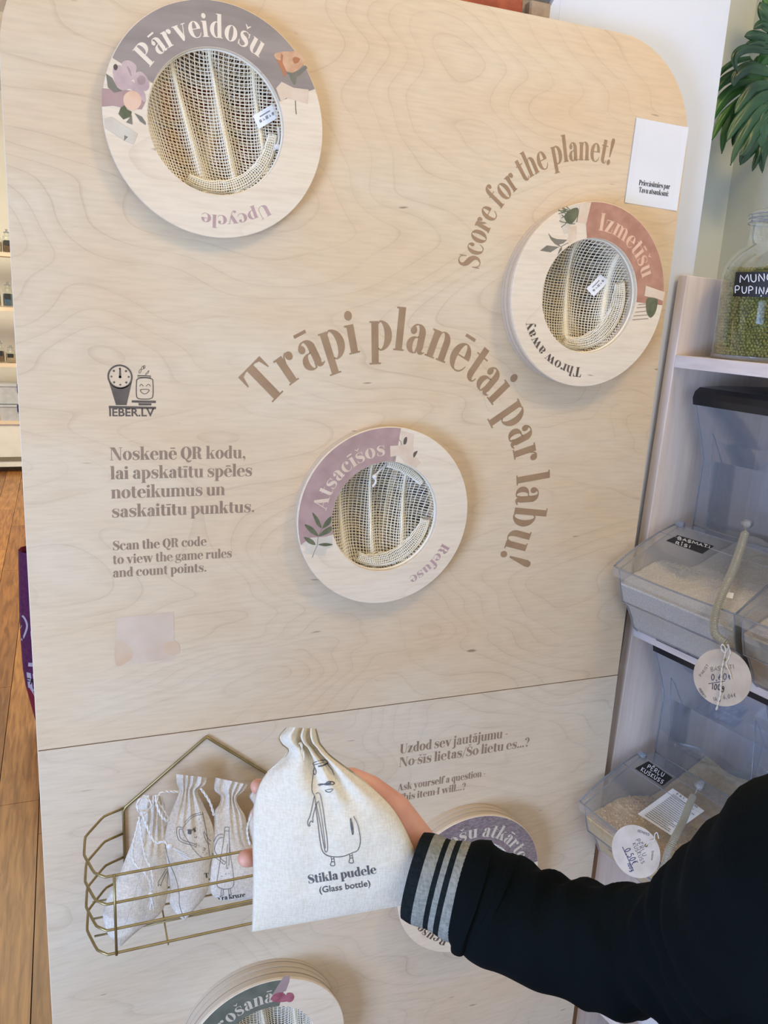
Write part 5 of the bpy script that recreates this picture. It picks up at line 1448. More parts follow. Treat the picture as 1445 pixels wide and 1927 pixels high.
# ---------------------------------------------------------------- dispenser bins
PROF = [(0.036, 1.400), (0.043, 1.385), (0.070, 1.330), (0.087, 1.289), (0.091, 1.150)]      # tall front face, leaning back into the recess
LIDP = [(0.044, 1.153), (0.0, 1.140), (-0.05, 1.118), (-0.09, 1.096), (-0.117, 1.078)]
FRONT = [(-0.110, 1.074), (-0.104, 1.052), (-0.098, 1.030), (-0.088, 1.004), (-0.074, 0.996), (-0.058, 0.972), (-0.044, 0.944), (-0.030, 0.9335)]
def sheet(path, u0, u1, n=2):
    mb = MB()
    for i, (w_, z) in enumerate(path):
        for k in range(n + 1): mb.v.append(V3((u0 + (u1 - u0) * k / n, w_, z)))
    for i in range(len(path) - 1):
        for k in range(n):
            a = i * (n + 1) + k; mb.f.append((a, a + 1, a + n + 2, a + n + 1))
    return mb
def make_bin(u0, u1, dz, label, fillkind, flabel):
    b = thing('storage_bin', label, 'bin', SP((u0 + u1) / 2, 0.08, 0.9300 + dz), 'clear plastic food bins')
    off = lambda P: [(w_, z + dz) for w_, z in P]
    body = sheet(off(PROF), u0 + .004, u1 - .004)
    body.add(*(lambda q: (q.v, q.f))(sheet(off([(0.091, 1.150), (0.044, 1.150)]), u0 + .004, u1 - .004)))
    body.add(*(lambda q: (q.v, q.f))(sheet(off(FRONT), u0 + .004, u1 - .004)))
    body.add(*(lambda q: (q.v, q.f))(sheet(off([(-0.030, 0.9335), (0.29, 0.9335), (0.29, 1.400)]), u0 + .004, u1 - .004)))
    side = off([(0.036, 1.400)] + PROF[1:] + [(0.044, 1.150)] + [(-0.110, 1.074)] + FRONT[1:] + [(0.29, 0.9335), (0.29, 1.400)])
    for uu in (u0 + .004, u1 - .004):
        k = len(body.v); body.v += [V3((uu, w_, z)) for w_, z in side]; body.f.append(tuple(range(k, k + len(side))))
    body.xf(MS).build('bin_body', M['smoke'], b)
    # moulded rims
    rim = MB()
    for uu in (u0 + .004, u1 - .004):
        rim.tube([MS @ V3((uu, w_, z)) for w_, z in off(PROF)], .0018, 6)
        rim.tube([MS @ V3((uu, w_, z)) for w_, z in off(FRONT)], .0015, 6)
        rim.tube([MS @ V3((uu, w_, z)) for w_, z in off([(0.044, 1.150), (-0.110, 1.074)])], .0015, 6)
        rim.tube([MS @ V3((uu + (.03 if uu < (u0 + u1) / 2 else -.03), w_, z)) for w_, z in off([(0.062, 1.345), (0.096, 1.155)])], .0012, 6)
    for (w_, z) in off([(0.091, 1.150), (-0.088, 1.004)]):
        rim.tube([MS @ V3((u0 + .004, w_, z)), MS @ V3((u1 - .004, w_, z))], .0016, 6)
    rim.build('moulded_rim', M['smoke_edge'], b, smooth=True)
    # lid: curved sheet with a turned-down edge
    lp = off(LIDP)
    lid = MB(); n = 10
    def lidp(i, k, dn=0.0):
        u = u0 - .004 + (u1 - u0 + .008) * k / n
        w_, z = lp[i]
        bow = 0.010 * (1 - (2 * k / n - 1) ** 2) * (i / (len(lp) - 1))
        return V3((u, w_ - bow * 0.8, z - dn))
    for i in range(len(lp)):
        for k in range(n + 1): lid.v.append(lidp(i, k))
    for i in range(len(lp) - 1):
        for k in range(n):
            a = i * (n + 1) + k; lid.f.append((a, a + 1, a + n + 2, a + n + 1))
    # skirt
    ring = [(len(lp) - 1, k) for k in range(n + 1)]
    k0 = len(lid.v)
    for i, k in ring: lid.v += [lidp(i, k), lidp(i, k, .018)]
    for q in range(n): a = k0 + 2 * q; lid.f.append((a, a + 1, a + 3, a + 2))
    for kk in (0, n):
        k0 = len(lid.v)
        for i in range(len(lp)): lid.v += [lidp(i, kk), lidp(i, kk, .012)]
        for q in range(len(lp) - 1): a = k0 + 2 * q; lid.f.append((a, a + 1, a + 3, a + 2))
    lid.xf(MS)
    lo = lid.build('lid', M['lid'], b)
    e = MB()
    e.tube([MS @ lidp(len(lp) - 1, k) for k in range(n + 1)], .0018, 6)
    for kk in (0, n): e.tube([MS @ lidp(i, kk) for i in range(len(lp))], .0018, 6)
    e.tube([MS @ lidp(1, k) for k in range(n + 1)], .0010, 6)
    e.build('lid_edge', M['smoke_edge'], lo, smooth=True)
    for uu in (u0 + .004, u1 - .004):
        MB().tube([SP(uu - .004, 0.044, 1.156 + dz), SP(uu + .012, 0.044, 1.156 + dz)], .007, 12).build('hinge', M['clear_plain'] if 'clear_plain' in M else M['smoke_edge'], b, smooth=True)
    # black top bar
    tb = MB(); P = [(0.034, 1.398), (0.030, 1.412), (0.034, 1.424), (0.046, 1.432), (0.11, 1.436), (0.29, 1.436), (0.29, 1.398)]
    P = off(P); k = len(P)
    tb.v = [V3((u0, w_, z)) for w_, z in P] + [V3((u1, w_, z)) for w_, z in P]
    tb.f = [tuple(range(k)), tuple(reversed(range(k, 2 * k)))] + [(i, i + k, (i + 1) % k + k, (i + 1) % k) for i in range(k)]
    tb.xf(MS).build('top_cover', M['black_plastic'], b)
    MB().box(u0 + .05, u1 - .02, -0.026, -0.006, 0.9305 + dz, 0.948 + dz, MS).build('base_rail', M['black_plastic'], b)
    # filling
    mb = MB()
    fr = [(-0.103, 1.046), (-0.0955, 1.028), (-0.0855, 1.003), (-0.0715, 0.9935), (-0.0555, 0.970), (-0.042, 0.9445), (-0.029, 0.936)]
    na, nbk = 30, 30
    top = lambda w_, u: 1.046 + dz + 0.030 * sin(pi * min(1, (w_ + 0.103) / 0.2)) + (0.010 * mnoise.noise(V3((u * 14, w_ * 14, dz))) + .004 * mnoise.noise(V3((u * 60, w_ * 60, dz)))) * min(1, (w_ + .103) * 30)
    lev = -0.018 if fillkind == 'couscous' else 0.0
    def tp(i, j):
        w_ = -0.103 + 0.375 * i / na; u = u0 + .007 + (u1 - u0 - .014) * j / nbk
        z = top(w_, u) + lev * min(1, (w_ + .103) * 20)
        if w_ > 0.08: z += (w_ - 0.08) * 0.35
        if w_ < 0.03: z = min(z, 1.146 + dz - (0.03 - w_) * 0.48)
        return V3((u, w_, z))
    for i in range(na + 1):
        for j in range(nbk + 1): mb.v.append(tp(i, j))
    for i in range(na):
        for j in range(nbk):
            a = i * (nbk + 1) + j; mb.f.append((a, a + 1, a + nbk + 2, a + nbk + 1))
    s2 = sheet(off([(-0.103, 1.046)] + fr[1:]), u0 + .007, u1 - .007); mb.add(s2.v, s2.f)
    poly_ = [tp(i, 0) for i in range(na + 1)] + [V3((u0 + .007, 0.272, 0.936 + dz))] + [V3((u0 + .007, w_, z + dz)) for w_, z in reversed(fr[1:])]
    k = len(mb.v); mb.v += poly_; mb.f.append(tuple(range(k, k + len(poly_))))
    poly_ = [V3((u1 - .007, p.y, p.z)) for p in poly_]
    k = len(mb.v); mb.v += poly_; mb.f.append(tuple(range(k, k + len(poly_))))
    mb.xf(MS)
    base = mb.build(fillkind, M[{'rice': 'rice', 'couscous': 'couscous', 'oats': 'grain_fill'}[fillkind]], None, kind='stuff', loc=SP((u0 + u1) / 2, 0.08, .93 + dz), smooth=False)
    base['label'] = flabel; base['category'] = 'grain'
    # loose grains on the surface
    random.seed(int(100 + dz * 100))
    g = MB()
    cnt = 3600 if fillkind == 'couscous' else 1500
    for q in range(cnt):
        w_ = -0.100 + 0.20 * random.random(); u = u0 + .010 + (u1 - u0 - .02) * random.random()
        i = (w_ + 0.103) / 0.375 * na
        j = (u - u0 - .007) / (u1 - u0 - .014) * nbk
        p = tp(int(i), int(j))
        z = p.z + 0.0006
        if fillkind == 'couscous':
            g.ball(V3((u, w_, z)),   .0024 + .0005 * random.random(), 6, 4)
        else:
            R_ = Matrix.Rotation(random.random() * pi, 3, 'Z') @ Matrix.Rotation(random.uniform(-.5, .5), 3, 'Y')
            g.ball(V3((u, w_, z)), .0010, 4, 3, (3.0, 1, 1), R_)
    g.xf(MS).build('loose_grains', M['couscous' if fillkind == 'couscous' else 'rice_grain'], base, smooth=True, kind='stuff')
    return b, lid
bin1, lid1 = make_bin(0.030, 0.300, 0.0, 'clear bin of rice on the middle shelf, black label Basmati, coiled cord across its lid', 'rice', 'white rice filling the clear bin under the Basmati label')
bin2, lid2 = make_bin(0.030, 0.300, -0.52, 'clear bin on the lower shelf, black label Pērļu kuskuss, white text sticker', 'couscous', 'yellow pearl couscous in the lower clear bin')
bin3, lid3 = make_bin(0.308, 0.578, 0.0, 'clear bin at the right edge of the frame beside the Basmati bin', 'oats', 'pale grain in the bin cut by the right edge')
bin4, lid4 = make_bin(0.308, 0.578, -0.52, 'lower clear bin beside the couscous bin, only its black top cover in view', 'rice', 'white rice in the lower bin beside the couscous')
# labels
def lab(bvh, quad, mat, parent, name, eps=.0012, n=8):
    V, F = fquad(quad, n); return press(bvh, V, F, eps).build(name, M[mat], parent, label=None)
b1 = bvh_of(lid1); b2 = bvh_of(lid2)
q5 = lambda X, Y: (1150 + X / 3.4405, 680 + Y / 3.4405)
q6 = lambda X, Y: (1100 + X / 4.014, 1180 + Y / 4.014)
lab(b1, [q5(430, 1125), q5(665, 1195), q5(590, 1245), q5(355, 1160)], 'chalkboard', bin1, 'chalk_label')
V, F = pjoin([hand_px('BASMATI', q5(430, 1152), q5(638, 1212), 5.2, 1.1), hand_px('RĪSI', q5(415, 1182), q5(512, 1210), 5.2, 1.1)])
press(b1, V, F, .0035).build('chalk_writing', M['chalk'], bin1)
lab(b1, [q5(712, 1488), q5(795, 1500), q5(785, 1536), q5(700, 1518)], 'white_tag', bin1, 'price_sticker')
lab(b2, [q6(482, 1012), q6(664, 1138), q6(587, 1198), q6(380, 1068)], 'chalkboard', bin2, 'chalk_label')
V, F = pjoin([hand_px('PĒRĻU', q6(470, 1064), q6(592, 1132), 7.4, 1.4), hand_px('KUSKUSS', q6(422, 1084), q6(586, 1186), 7.4, 1.4)])
press(b2, V, F, .0035).build('chalk_writing', M['chalk'], bin2)
lab(b2, [q6(665, 1218), q6(905, 1388), q6(650, 1572), q6(400, 1412)], 'white_tag', bin2, 'text_sticker', .0014)
lst = [fat_px('PERLU KUSKUSS', q6(690, 1262), q6(850, 1368), 3.4)]
random.seed(4)
for k in range(17):
    f = 0.12 + k * 0.05
    a = (665 - 265 * f + 14, 1218 + 194 * f + 8); b = (905 - 255 * f - 8, 1388 + 184 * f)
    ln = random.uniform(0.72, 0.97)
    a = (a[0] + 20, a[1] + 14)
    b = (a[0] + (b[0] - a[0]) * ln, a[1] + (b[1] - a[1]) * ln)
    t = 0.0
    while t < 1:
        e = min(1, t + random.uniform(0.04, 0.12))
        lst.append(pstroke([q6(a[0] + (b[0] - a[0]) * t, a[1] + (b[1] - a[1]) * t), q6(a[0] + (b[0] - a[0]) * e, a[1] + (b[1] - a[1]) * e)], 1.0, 0))
        t = e + 0.02
V, F = pjoin(lst)
press(b2, V, F, .0035).build('small_print', M['grey_ink'], bin2)

# ---------------------------------------------------------------- coiled cords with round price tags
def coil_cord(P, r, turns_per_m, label, clip):
    t = thing('coiled_cord', label, 'cord', P[0], 'clear coiled cords holding price tags')
    C_ = [V3(p) for p in crom([tuple(p) for p in P], 24)]
    D_ = [0]
    for a, b in zip(C_, C_[1:]): D_.append(D_[-1] + (b - a).length)
    tot = D_[-1]; n = int(tot * turns_per_m * 12)
    pts = []; i = 0; up = None
    for k in range(n + 1):
        s_ = tot * k / n
        while i < len(D_) - 2 and D_[i + 1] < s_: i += 1
        f = (s_ - D_[i]) / max(1e-9, D_[i + 1] - D_[i])
        p = C_[i].lerp(C_[i + 1], f); tg = (C_[i + 1] - C_[i]).normalized()
        if up is None: up = tg.orthogonal().normalized()
        up = (up - tg * up.dot(tg)).normalized(); sd = tg.cross(up)
        a = 2 * pi * s_ * turns_per_m
        rr = r * min(1, s_ / 0.006 + .2, (tot - s_) / 0.006 + .2)
        pts.append(p + (up * cos(a) + sd * sin(a)) * rr)
    MB().tube(pts, 0.0013, 5).build('coil', M['clear_tube'], t, smooth=True)
    c = V3(clip)
    MB().tube([c + SW * -.004, c + SW * .012], .007, 14).build('clip', M['lid'], t, smooth=True)
    MB().tube([c + SU * -.004 - SW * .004, c + SU * .012 - SW * .006], .006, 12).build('clip_pin', M['lid'], t, smooth=True)
    MB().tube([c, C_[0].lerp(c, .4) + V3((0, 0, -.004)), C_[0]], .0012, 6).build('lead', M['clear_tube'], t, smooth=True)
    return t
def wp(px, py, w_): return on_w(px, py, w_)
coil_cord([wp(1403, 1000, -.006), wp(1394, 1030, -.03), wp(1380, 1070, -.07), wp(1358, 1120, -.12), wp(1345, 1160, -.137), wp(1344, 1188, -.142), wp(1354, 1203, -.142), wp(1370, 1212, -.14)], .0066, 380, 'clear yellowish coiled cord hanging over the Basmati bin', wp(1404, 985, .005))
coil_cord([wp(1306, 1496, -.01), wp(1298, 1512, -.03), wp(1285, 1545, -.07), wp(1268, 1580, -.125), wp(1255, 1610, -.137), wp(1248, 1650, -.142), wp(1250, 1680, -.142)], .0060, 380, 'clear yellowish coiled cord hanging over the couscous bin', wp(1315, 1477, .005))
def round_tag(px, py, rad, w_, label, lines, hole, edge_notes):
    c = wp(px, py, w_)
    n_ = (CAM - c).normalized() * 0.6 - SW * 0.6; n_.normalize()
    e1 = n_.cross(V3((0, 0, 1))).normalized() * -1; e2 = e1.cross(n_).normalized() * 1
    if e2.z < 0: e2 = -e2
    t = thing('price_tag', label, 'tag', c, 'round card price tags')
    mb = MB()
    for s_ in (0, 0.0012):
        mb.v += [c - n_ * s_ + (e1 * cos(2 * pi * k / 48) + e2 * sin(2 * pi * k / 48)) * rad for k in range(48)]
    mb.f = [tuple(range(48)), tuple(reversed(range(48, 96)))] + [(k, k + 48, (k + 1) % 48 + 48, (k + 1) % 48) for k in range(48)]
    mb.build('card', M['tagcard'], t)
    bv = bvh_of(mb)
    for mt, lst_ in lines:
        V, F = pjoin(lst_); press(bv, V, F, .0006).build('handwriting', M[mt], t)
    h = wp(hole[0], hole[1], w_ - .004)
    MB().ball(on_plane(hole, c, n_) + n_ * .001, .003, 10, 6).build('eyelet', M['gold'], t, smooth=True)
    return t, c, n_
def on_plane(p, c, n_):
    d = ray(*p); return CAM + d * ((c - CAM).dot(n_) / d.dot(n_))
q7 = lambda X, Y: (1100 + X / 4.014, 1180 + Y / 4.014)
HH = lambda s_, a, b, h, w_: hand_px(s_, q7(*a), q7(*b), h, w_)
SS = lambda s_, a, b, h, **k: sans_px(s_, q7(*a), q7(*b), h, **k)
t1, tc1, tn1 = round_tag(1358, 1275, .0475, -.15, 'round kraft price tag marked 0,60 and 100g under the Basmati bin', [
    ('blue_ink', [HH('0,60€', (955, 402), (1110, 395), 11.5, 1.3), pstroke([q7(935, 428), q7(1060, 408)], 1.1, 0)]),
    ('black_ink', [HH('100g', (960, 470), (1055, 476), 10.5, 1.5)]),
    ('grey_ink', [HH('BASMATI', (955, 335), (1130, 312), 7.5, .7), HH('1kg 6,04€', (975, 560), (1145, 528), 7.5, .8), HH('PRODUKTS', (858, 470), (905, 538), 4.5, .6), HH('PAKIST', (880, 375), (940, 290), 5, .6)])], q7(1055, 245), None)
rp = lambda X, Y, k=.004: on_plane(q7(X, Y), tc1, tn1) + tn1 * k
rope([rp(1100, 130, .012), rp(1085, 170), rp(1060, 190, .006), rp(1045, 150, .010), rp(1060, 130, .012), rp(1075, 170, .006), rp(1055, 240, .003), rp(1040, 330, .004), rp(1035, 420, .004), rp(1030, 510, .004), rp(1008, 590, .004)], .0014).build('string', M['cord'], t1, smooth=True)
rope([rp(1100, 140, .010), rp(1105, 190), rp(1090, 240), rp(1075, 280), rp(1100, 340), rp(1115, 400)], .0012).build('string', M['cord'], t1, smooth=True)
random.seed(8)
tassel(MB(), rp(1008, 590), (0, 0, -1), 12, .009, .4, .0004).build('tassel', M['cord'], t1)
t2, tc2, tn2 = round_tag(1196, 1602, .0475, -.15, 'round kraft price tag marked 0,50 in front of the couscous bin', [
    ('blue_ink', [HH('0,50€', (300, 1685), (362, 1800), 11.5, 1.4), pstroke([q7(285, 1660), q7(370, 1842)], 1.1, 0), HH('100g', (322, 1788), (350, 1850), 6.0, 1.2)]),
    ('grey_ink', [HH('PĒRĻU', (385, 1610), (440, 1735), 8.0, .9), HH('KUSKUSS', (360, 1638), (432, 1792), 6.5, .8), HH('GEMOSS', (398, 1545), (485, 1578), 4.5, .7), SS('Izcelsme', (508, 1690), (500, 1760), 5.0, bold=-.004)])], q7(465, 1650), None)
rp2 = lambda X, Y, k=.004: on_plane(q7(X, Y), tc2, tn2) + tn2 * k
rope([rp2(465, 1650, .002), rp2(500, 1615, .006), rp2(540, 1600, .010), rp2(550, 1560, .014), rp2(570, 1545, .016), rp2(580, 1590, .014)], .0009, twist=False).build('string', M['cord'], t2, smooth=True)

# ---------------------------------------------------------------- glass jar of mung beans
JU = (MS.inverted() @ on_w(1440, 640, .112)).x
JC = SP(JU, .112, 1.4905)
jz = JC.z + .0006
jar = thing('glass_jar', 'big glass jar of green mung beans with a black chalk label on the top shelf', 'jar', (JC.x, JC.y, jz))
JR = 0.093
pr = [(0, 0.0), (JR - .006, 0.0), (JR, .006), (JR, .150), (JR - .003, .170), (JR - .014, .192), (JR - .030, .208), (.057, .216), (.055, .222), (.055, .246), (.060, .249), (.061, .254), (.057, .258)]
MB().lathe([(r, z) for r, z in pr], (JC.x, JC.y, jz), 64).build('jar_body', M['glass'], jar, smooth=True)
MB().lathe([(JR - .004, .004), (JR - .001, .001), (JR + .0005, .008), (JR + .0005, .010)], (JC.x, JC.y, jz), 64).build('base_rim', M['smoke_edge'], jar, smooth=True)
MB().lathe([(.050, .246), (.0605, .258), (.0615, .263), (.056, .270), (.030, .276), (.020, .282), (.022, .292), (.032, .300), (.030, .310), (.012, .316), (0, .316)], (JC.x, JC.y, jz), 48).build('stopper', M['glass'], jar, smooth=True)
for rr, zz_ in ((.0605, .249), (.0610, .257), (.0615, .263)):
    MB().tube([(JC.x + rr * cos(2 * pi * k / 48), JC.y + rr * sin(2 * pi * k / 48), jz + zz_) for k in range(48)], .0016, 6, closed=True).build('rim_ring', M['smoke_edge'], jar, smooth=True)
random.seed(17)
mb = MB()
BR = JR - .0065
nz = 30; npz = int(2 * pi * BR / .0062)
for i in range(nz):
    for j in range(npz):
        a = 2 * pi * (j + .5 * (i % 2) + random.uniform(-.25, .25)) / npz
        z = jz + .007 + i * .0054 + random.uniform(-.0012, .0012)
        r = BR + random.uniform(-.0022, .0012) - (0.010 if i == nz - 1 else 0)
        if z - jz > .145: r -= (z - jz - .145) * .3
        R_ = Matrix.Rotation(random.random() * 6.28, 3, 'Z') @ Matrix.Rotation(random.random() * 3, 3, 'X')
        mb.ball((JC.x + r * cos(a), JC.y + r * sin(a), z), .0027 + random.uniform(-.0002, .0003), 7, 5, (1, 1, 1.3), R_)
ring_n = 9
for i in range(ring_n):
    rr = BR * (i + .5) / ring_n
    for j in range(max(4, int(2 * pi * rr / .0065))):
        a = 2 * pi * j / max(4, int(2 * pi * rr / .0065)) + i
        R_ = Matrix.Rotation(random.random() * 6.28, 3, 'Z') @ Matrix.Rotation(random.random() * 3, 3, 'X')
        mb.ball((JC.x + rr * cos(a), JC.y + rr * sin(a), jz + .166 + .004 * cos(3 * a) * (rr / BR) + random.uniform(-.001, .001)), .0029, 7, 5, (1, 1, 1.3), R_)
mb.lathe([(0, .006), (BR - .003, .006), (BR - .003, .162), (0, .166)], (JC.x, JC.y, jz), 32)
mo = mb.build('mung_beans', M['mung'], None, smooth=True, kind='stuff', loc=(JC.x, JC.y, jz))
mo['label'] = 'green mung beans filling the glass jar'; mo['category'] = 'beans'
cyl = MB().lathe([(JR + .0006, .0), (JR + .0006, .16)], (JC.x, JC.y, jz), 96)
bj = bvh_of(cyl)
q8 = lambda X, Y: (1200 + X / 4.816, 340 + Y / 4.816)
lab(bj, [q8(888, 828), q8(1300, 822), q8(1290, 1060), q8(862, 1048)], 'chalkboard', jar, 'chalk_label', .0008, 14)
V, F = pjoin([hand_px('MUNG', q8(928, 925), q8(1225, 905), 14.5, 1.9), hand_px('PUPIŅAS', q8(880, 1018), q8(1265, 1032), 13.0, 1.8)])
press(bj, V, F, .0014).build('chalk_writing', M['chalk'], jar)

# ---------------------------------------------------------------- monstera above the jar
def blade(P, wd, y0, bulge=0.006, n=9, nw=6, y1=None):
    """leaf finger: px path, zoomed width, standing at depth y"""
    C_ = crom(P, n); mb = MB(); N_ = len(C_)
    for i, (x, y) in enumerate(C_):
        t = i / (N_ - 1)
        a = C_[max(i - 1, 0)]; b = C_[min(i + 1, N_ - 1)]
        dx, dy = b[0] - a[0], b[1] - a[1]; l = hypot(dx, dy) or 1
        wv = 1.12 * wd * (sin(pi * min(1, 0.16 + t * 0.86)) ** 0.7 if t < .97 else 0.12)
        for k in range(nw + 1):
            s_ = (2 * k / nw - 1)
            yy = y0 + ((y1 or y0) - y0) * t + bulge * (abs(s_) ** 1.2) * 0.5 - bulge * 0.35 * max(0, 1 - abs(s_) * 4) + bulge * 0.6 * t * t + 0.0015 * sin(9 * t + 3 * s_)
            q = on_y(1180 + (x - dy / l * wv / 2 * s_) / 2.754, (y + dx / l * wv / 2 * s_) / 2.754, yy)
            mb.v.append(q)
    for i in range(N_ - 1):
        for k in range(nw):
            a = i * (nw + 1) + k; mb.f.append((a, a + 1, a + nw + 2, a + nw + 1))
    return mb
leaves = [
 ('leaf', .30, [([(640, 300), (560, 320), (490, 370), (445, 442)], 28), ([(650, 350), (560, 385), (490, 430), (430, 514)], 50), ([(650, 420), (550, 470), (480, 540), (422, 652)], 62), ([(640, 480), (550, 560), (490, 620), (440, 727)], 50), ([(650, 520), (570, 580), (510, 680), (490, 797)], 52), ([(660, 560), (600, 640), (560, 700), (545, 760)], 34)], (640, 300), (660, 560)),
 ('leaf2', .26, [([(740, 380), (640, 350), (570, 390), (548, 450)], 62), ([(740, 440), (660, 450), (600, 520), (556, 590)], 56), ([(740, 480), (660, 540), (570, 640), (514, 735)], 60), ([(730, 540), (660, 620), (590, 720), (535, 858)], 52), ([(730, 600), (665, 690), (610, 780), (582, 808)], 48), ([(745, 560), (715, 640), (700, 700), (692, 765)], 66)], (740, 380), (740, 600)),
 ('leaf2', .33, [([(745, 640), (670, 720), (620, 790), (585, 855)], 74), ([(745, 700), (700, 770), (670, 830), (648, 888)], 38), ([(750, 720), (712, 780), (700, 830), (700, 897)], 44), ([(700, 300), (650, 400), (590, 450), (560, 480)], 80)], (745, 620), (750, 740)),
 ('leaf2', .24, [([(745, 270), (650, 250), (585, 265), (556, 310), (572, 382)], 46), ([(745, 210), (660, 185), (608, 188)], 56), ([(745, 160), (700, 125), (655, 150)], 46), ([(740, 240), (660, 225), (610, 240)], 44), ([(760, 130), (715, 70), (690, 10)], 70)], (760, 120), (750, 290)),
 ('leaf', .28, [([(770, 60), (735, 20), (700, 2)], 60), ([(780, 320), (720, 300), (680, 350)], 70), ([(770, 420), (720, 430), (660, 470)], 60)], (780, 40), (780, 420))]
pl_ = thing('monstera_plant', 'dark green monstera leaves hanging in at the upper right above the jar', 'plant', on_y(1500, -60, .30))
hub = on_y(1180 + 860 / 2.754, 100 / 2.754, .30)
for nm, yy, bl, a_, b_ in leaves:
    mb = MB()
    for P, wd in bl:
        q = blade(P, wd, yy); mb.add(q.v, q.f)
    # central web joining the fingers
    pa = on_y(1180 + a_[0] / 2.754, a_[1] / 2.754, yy + .004); pb = on_y(1180 + b_[0] / 2.754, b_[1] / 2.754, yy + .004)
    wd_ = on_y(1180 + (max(a_[0], b_[0]) + 110) / 2.754, (a_[1] + b_[1]) / 2 / 2.754, yy + .008)
    mb.grid(lambda u, v: pa.lerp(pb, u).lerp(wd_, v) + V3((-0.02 * sin(pi * u), 0, 0)), 8, 5)
    lo = mb.build('leaf', M[nm], pl_, smooth=True)
    sm = lo.modifiers.new('thick', 'SOLIDIFY'); sm.thickness = .0005
    MB().tube(crom([tuple(wd_), tuple(wd_.lerp(hub, .5) + V3((0, 0, .03))), tuple(hub)], 6), .0028, 8).build('stem', M['stem'], pl_, smooth=True)
pc = hub + V3((.02, .0, -.02))
MB().lathe([(0, 0), (.05, 0), (.062, .10), (.064, .105), (.058, .105), (.05, .02), (0, .02)], pc, 40).build('pot', M['white_ceramic'], pl_, smooth=True, angle=30)
for k in range(3):
    a = 2 * pi * k / 3
    MB().tube([pc + V3((.062 * cos(a), .062 * sin(a), .1)), (pc.x, pc.y, 3.38)], .0008, 5).build('hanging_cord', M['cord'], pl_)
# white bowl under the sleeve, on the lowest board


# ================================================================ FAR LEFT
YF = 7.55
fs = thing('wall_shelving', 'pale wall shelving with jars at the far end of the room, left of the board', 'shelf', (on_y(10, 850, YF).x, YF + .18, FZ))
X0 = on_y(-140, 600, YF).x; X1 = on_y(150, 600, YF).x
for py in (475, 578, 684, 792):
    z = on_y(10, py, YF).z
    MB().box(X0, X1, YF, YF + .36, z - .035, z).build('shelf_board', M['far_shelf'], fs)
for xx in (X0, X1):
    MB().box(xx - .02, xx + .02, YF, YF + .36, FZ, 2.4).build('upright', M['far_shelf'], fs)
zb = on_y(10, 792, YF).z - .035
MB().box(X0 + .02, X1 - .02, YF + .02, YF + .36, FZ + .06, zb).build('base_cupboard', M['white_ceramic'], fs)
MB().box(X0 + .02, X1 - .02, YF + .01, YF + .02, FZ + .12, FZ + .16).build('base_groove', M['leaf_grey'], fs)
def far_jar(px, pyb, hpx, rpx, fill, label, lid=True):
    base = on_y(px, pyb, YF + .12); sc_ = (on_y(px + 10, pyb, YF + .12).x - base.x) / 10 * 0.98
    h, r = hpx * sc_, rpx * sc_
    zt = on_y(10, pyb, YF).z
    base.z = zt + .001
    j = thing('storage_jar', label, 'jar', base, 'glass jars on the far shelving')
    MB().lathe([(0, 0), (r, 0), (r, h * .62), (r * .75, h * .74), (r * .62, h * .78), (r * .62, h * .84)], base, 20).build('jar_body', M['glass'], j, smooth=True)
    MB().lathe([(0, .004), (r * .93, .004), (r * .93, h * .5), (0, h * .52)], base, 20).build('filling', M[fill], j, smooth=True)
    MB().lathe([(r * .66, h * .84), (r * .66, h * .88), (r * .3, h * .9), (r * .22, h * .94), (r * .3, h), (0, h)], base, 20).build('lid', M['smoke_edge'], j, smooth=True)
    MB().box(base.x - r * .6, base.x + r * .6, base.y - r - .004, base.y - r - .001, base.z + h * .3, base.z + h * .52).build('label', M['chalkboard'], j)
    return j
far_jar(14, 474, 46, 9, 'brown_fill', 'glass jar with dark contents on the highest far shelf in view')
far_jar(-4, 474, 40, 9, 'grain_fill', 'jar cut by the left edge on the highest far shelf in view')
far_jar(16, 577, 50, 10, 'blue_fill', 'far jar with blue contents, on the shelf below the highest')
far_jar(-6, 577, 44, 9, 'grain_fill', 'far jar at the left edge beside the blue one')
far_jar(21, 683, 34, 10, 'grain_fill', 'squat pale far jar above the plastic boxes')
far_jar(2, 683, 44, 8, 'brown_fill', 'far jar with tan contents left of the squat jar')
def far_box(px, pyb, hpx, wpx, label, zadd=0.0):
    base = on_y(px, 791, YF + .1); sc_ = (on_y(px + 10, pyb, YF + .1).x - base.x) / 10 * .98
    zt = on_y(10, 792, YF).z + .001 + zadd
    b = thing('plastic_box', label, 'box', (base.x, base.y, zt), 'milky boxes on the far shelving')
    hw = wpx * sc_ / 2; h = hpx * sc_
    m = MB().loft([[V3((base.x + sx * hw * k, base.y + sy * .1 * k, zt + z)) for sx, sy in ((-1, -1), (1, -1), (1, 1), (-1, 1))] for k, z in ((.85, 0), (1, h * .85))])
    m.build('box_body', M['box_plastic'], b)
    MB().box(base.x - hw * 1.06, base.x + hw * 1.06, base.y - .108, base.y + .108, zt + h * .85, zt + h * .97).build('lid', M['box_plastic'], b)
    MB().box(base.x + hw * .75, base.x + hw * 1.12, base.y - .115, base.y - .107, zt + h * .55, zt + h * .98).build('clasp', M['blue_ink'], b)
    return h
hb = far_box(20, 791, 34, 40, 'lower milky plastic box on the far shelving')
far_box(18, 757, 36, 42, 'upper milky plastic box stacked on the far shelving', hb + .002)
